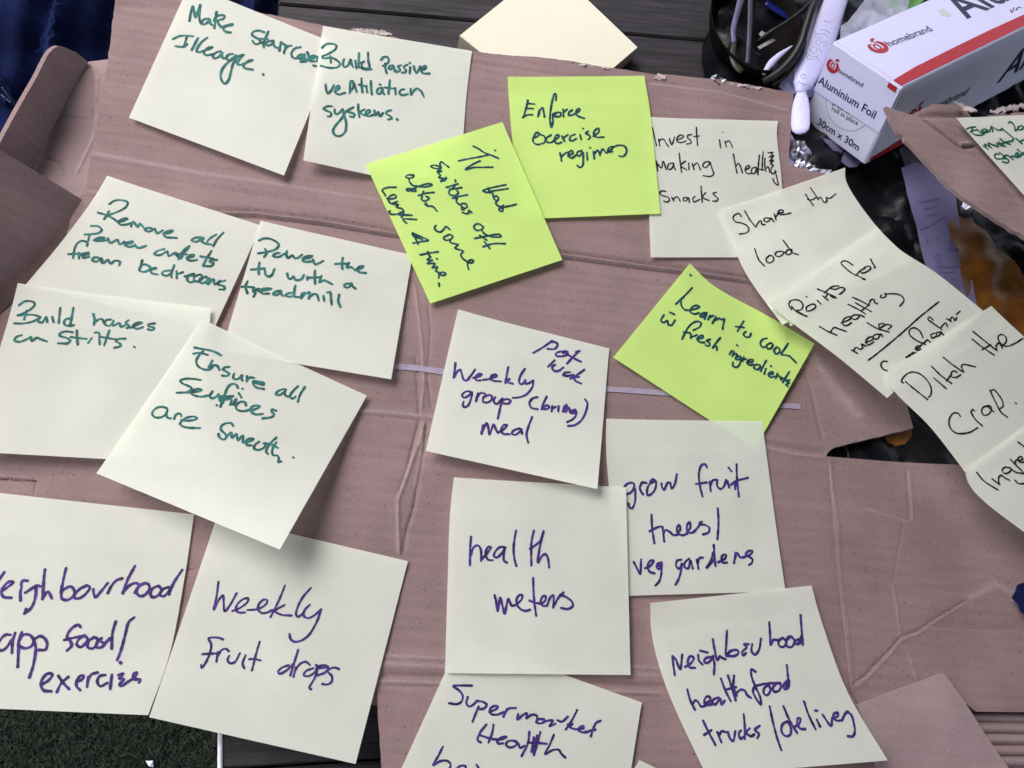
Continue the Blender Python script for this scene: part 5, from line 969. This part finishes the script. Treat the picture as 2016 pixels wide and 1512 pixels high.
# ------------------------------------------------------------------ the sticky notes (px, py, lift in mm), bottom of the pile first
g = 'handwritten sticky notes'
def quad(tl, tr, br, bl_, Lm=None, Rm=None, Tm=None, Bm=None):
    mk = lambda a, m, b: [a] + list(m) + [b] if m else [a, b]
    return dict(T=mk(tl, Tm, tr), B=mk(bl_, Bm, br), L=mk(tl, Lm, bl_), R=mk(tr, Rm, br))
NOTES = [
 ('staircase', quad((373, -30, 1.2), (664, 88, 1.0), (559, 346, 4.5), (254, 232, 2.5)), PAPER, INK_TEAL, 'pale yellow note reading Make Staircase Illeagle in teal marker', 0),
 ('passive', quad((636, 52, 2.6), (929, 101, 1.2), (904, 376, 1.2), (597, 316, 7), Rm=[(918, 190, .9), (912, 270, 1.2)], Bm=[(670, 332, 4.5), (735, 346, 2.4), (800, 359, 1.5)]), PAPER, INK_TEAL, 'pale yellow note reading Build Passive ventilation systems in teal marker', .5),
 ('invest', quad((1270, 232, .6), (1531, 239, .9), (1548, 507, 1.2), (1281, 507, 1.6), Rm=[(1529, 262, 1.2), (1538, 350, .8)]), PAPER, INK_BLACK, 'pale yellow note reading Invest in making healthy snacks in black pen', 0),
 ('enforce', quad((999, 153, 2.5), (1268, 150, 1.6), (1300, 421, 2.4), (1026, 432, 2), Rm=[(1279, 215, 1.8), (1290, 320, 2)], Lm=[(1001, 185, 1.3), (1008, 270, 1.2)]), LIME, INK_NAVY, 'lime green note reading Enforce exercise regimes at the top centre', .2),
 ('remove', quad((212, 348, 2.2), (515, 445, 2.2), (420, 650, 2), (50, 562, 7), Lm=[(180, 398, 2.8), (120, 478, 4.8)]), PAPER, INK_TEAL, 'pale yellow note reading Remove all Power outlets from bedrooms in teal marker', 0),
 ('power', quad((513, 436, 3.0), (812, 503, 1.6), (770, 747, 5), (436, 692, 3.4)), PAPER, INK_TEAL, 'pale yellow note reading Power the tv with a treadmill in teal marker', .3),
 ('tv', quad((720, 325, 5), (989, 241, 4), (1107, 512, 3.6), (847, 598, 3)), LIME, INK_NAVY, 'lime green note with sideways writing about a TV that switches off', .3),
 ('houses', quad((38, 561, 7.5), (415, 608, 4.2), (392, 914, 5), (-62, 889, 8), Tm=[(200, 582, 5)]), PAPER, INK_TEAL, 'pale yellow note reading Build houses on Stilts in teal marker', .3),
 ('nhoodapp', quad((-28, 968, .6), (382, 1013, .7), (292, 1408, 3), (-78, 1392, 2), Rm=[(363, 1140, 1), (334, 1288, 1.6)]), PAPER, INK_PURPLE, 'pale yellow note reading Neighbourhood app food exercise in purple, bottom left', 0),
 ('drops', quad((428, 1017, .7), (803, 1105, .7), (700, 1504, 4), (294, 1412, 3.6)), PAPER, INK_PURPLE, 'pale yellow note reading Weekly Fruit drops in purple marker', .3),
 ('ensure', quad((398, 632, 4.6), (722, 780, 2), (551, 1082, 22), (190, 932, 12)), PAPER, INK_TEAL, 'pale yellow note reading Ensure all Surfaces are Smooth in teal, curling up', .4),
 ('learn', quad((1357, 520, 1.2), (1603, 677, 4), (1485, 885, 1.2), (1207, 704, 2.4), Tm=[(1395, 556, .5), (1425, 576, .4), (1510, 622, .8)]), LIME, INK_NAVY, 'lime green note reading Learn to cook with fresh ingredients, set diagonally', .2),
 ('grow', quad((1192, 826, 2.0), (1500, 830, 2.0), (1546, 1164, 2.2), (1238, 1173, 1.6), Lm=[(1193, 890, 1.6), (1204, 1000, 1.2)], Rm=[(1508, 890, 1.7), (1528, 1040, 1.6)]), PAPER, INK_PURPLE, 'pale yellow note reading grow fruit trees and veg gardens in purple', .3),
 ('supermarket', quad((907, 1256, 1.0), (1263, 1383, 2.2), (1205, 1750, 3), (748, 1606, 2), Tm=[(1000, 1289, 1.0), (1115, 1330, 1.4)]), PAPER, INK_PURPLE, 'pale yellow note reading Supermarket Health in purple, cut off below', 0),
 ('health', quad((893, 941, 1.6), (1232, 960, 3.0), (1241, 1329, 4.0), (876, 1325, 3.0), Lm=[(886, 1010, 2.0), (881, 1150, 2.4)]), PAPER, INK_PURPLE, 'pale yellow note reading health meters in purple marker', .5),
 ('weekly', quad((901, 612, .7), (1199, 687, .8), (1176, 963, 9), (838, 888, 6)), PAPER, INK_PURPLE, 'pale yellow note reading Weekly group meal with pot luck added above', .3),
 ('nhood', quad((1277, 1188, 3.0), (1596, 1153, 3.0), (1747, 1497, 10), (1390, 1526, 9), Lm=[(1281, 1240, 2.6), (1294, 1300, 3.8), (1320, 1375, 6)], Rm=[(1620, 1232, 3.2), (1667, 1360, 6.4)]), PAPER, INK_PURPLE, 'pale yellow note reading Neighbourhood healthfood trucks and delivery in purple', .3),
 ('corner', quad((1257, 1496, .8), (1500, 1610, .8), (1400, 1860, 3), (1130, 1740, 2)), PAPER, None, 'pale yellow note of which only a corner shows, bottom centre', 0),
 ('under', quad((1536, 596, 11), (1640, 520, 12), (1660, 570, 13), (1556, 643, 12)), PAPER, None, 'folded blank note tucked under the start of the note chain', 0),
 ('share', quad((1416, 416, 1.6), (1663, 331, 2.0), (1795, 515, 13), (1540, 640, 12), Lm=[(1440, 478, 2.5), (1470, 542, 5.5)], Rm=[(1665, 356, 2.2), (1722, 442, 7)]), PAPER, INK_BLACK, 'pale yellow note reading Share the load in black pen, first of the chain', .3),
 ('points', quad((1511, 601, 12.6), (1725, 447, 10), (1935, 612, 18), (1746, 784, 17), Lm=[(1560, 637, 13.5), (1650, 704, 15.5)], Rm=[(1769, 490, 12.5), (1840, 536, 15)]), PAPER, INK_BLACK, 'pale yellow note reading Points for healthy meals in black pen', .4),
 ('ditch', quad((1743, 733, 17.8), (1950, 603, 19), (2120, 762, 22), (1906, 938, 21), Lm=[(1748, 756, 18.4), (1764, 776, 19), (1828, 838, 20)], Rm=[(2016, 664, 20.5)]), PAPER, INK_BLACK, 'pale yellow note reading Ditch the Crap in black pen', .4),
 ('ingred', quad((1898, 926, 21.8), (2110, 772, 23), (2310, 930, 24), (2090, 1104, 24), Lm=[(1901, 942, 22), (1912, 962, 22.4), (1940, 990, 23), (2016, 1048, 23.5)]), PAPER, INK_BLACK, 'pale yellow note starting Ingred in black pen at the right picture edge', .4),
 ('every', quad((1880, 234, 51.5), (2160, 220, 51.5), (2350, 440, 52.5), (2072, 448, 52)), PAPER, INK_GREEN, 'pale yellow note starting Every 20 in dark green on the loose cardboard', .1),
]
for i, (k, e, pm, ik, lab, blg) in enumerate(NOTES):
    build_note(k, Note(e['T'], e['B'], e['L'], e['R'], blg, i, lift={'passive': .1, 'staircase': .1, 'ensure': 2.2, 'nhood': 1.6, 'weekly': 1.2, 'grow': 1.0, 'health': .8, 'ditch': 1.2, 'points': 1.0, 'share': 1.0, 'houses': 1.2}.get(k, .5)), pm, ik, lab)
# pinholes / ink dot on paper are part of the handwriting strokes

# ------------------------------------------------------------------ unseen slab, added to block sun and sky on the near right
RH = 1.25; cdir = img_rt * .93 - img_up * .6; cdir[2] = 0; cdir /= np.linalg.norm(cdir); ldir = np.array([-cdir[1], cdir[0], 0.]); ctr = W1(1008, 756, 0)
r0 = ctr + cdir * (SHADE_EDGE + 1.4) + [0, 0, RH + .04]
v, f_ = boxmesh(r0, 1.4, 2.2, .04, cdir, ldir)
tag(mesh_obj('shade_slab', v, f_, node_mat('slab_grey', (.45, .43, .40), .8, .2, 6), origin=r0, smooth=False), 'unseen slab added overhead to shade the near side of the table', 'shade_slab')
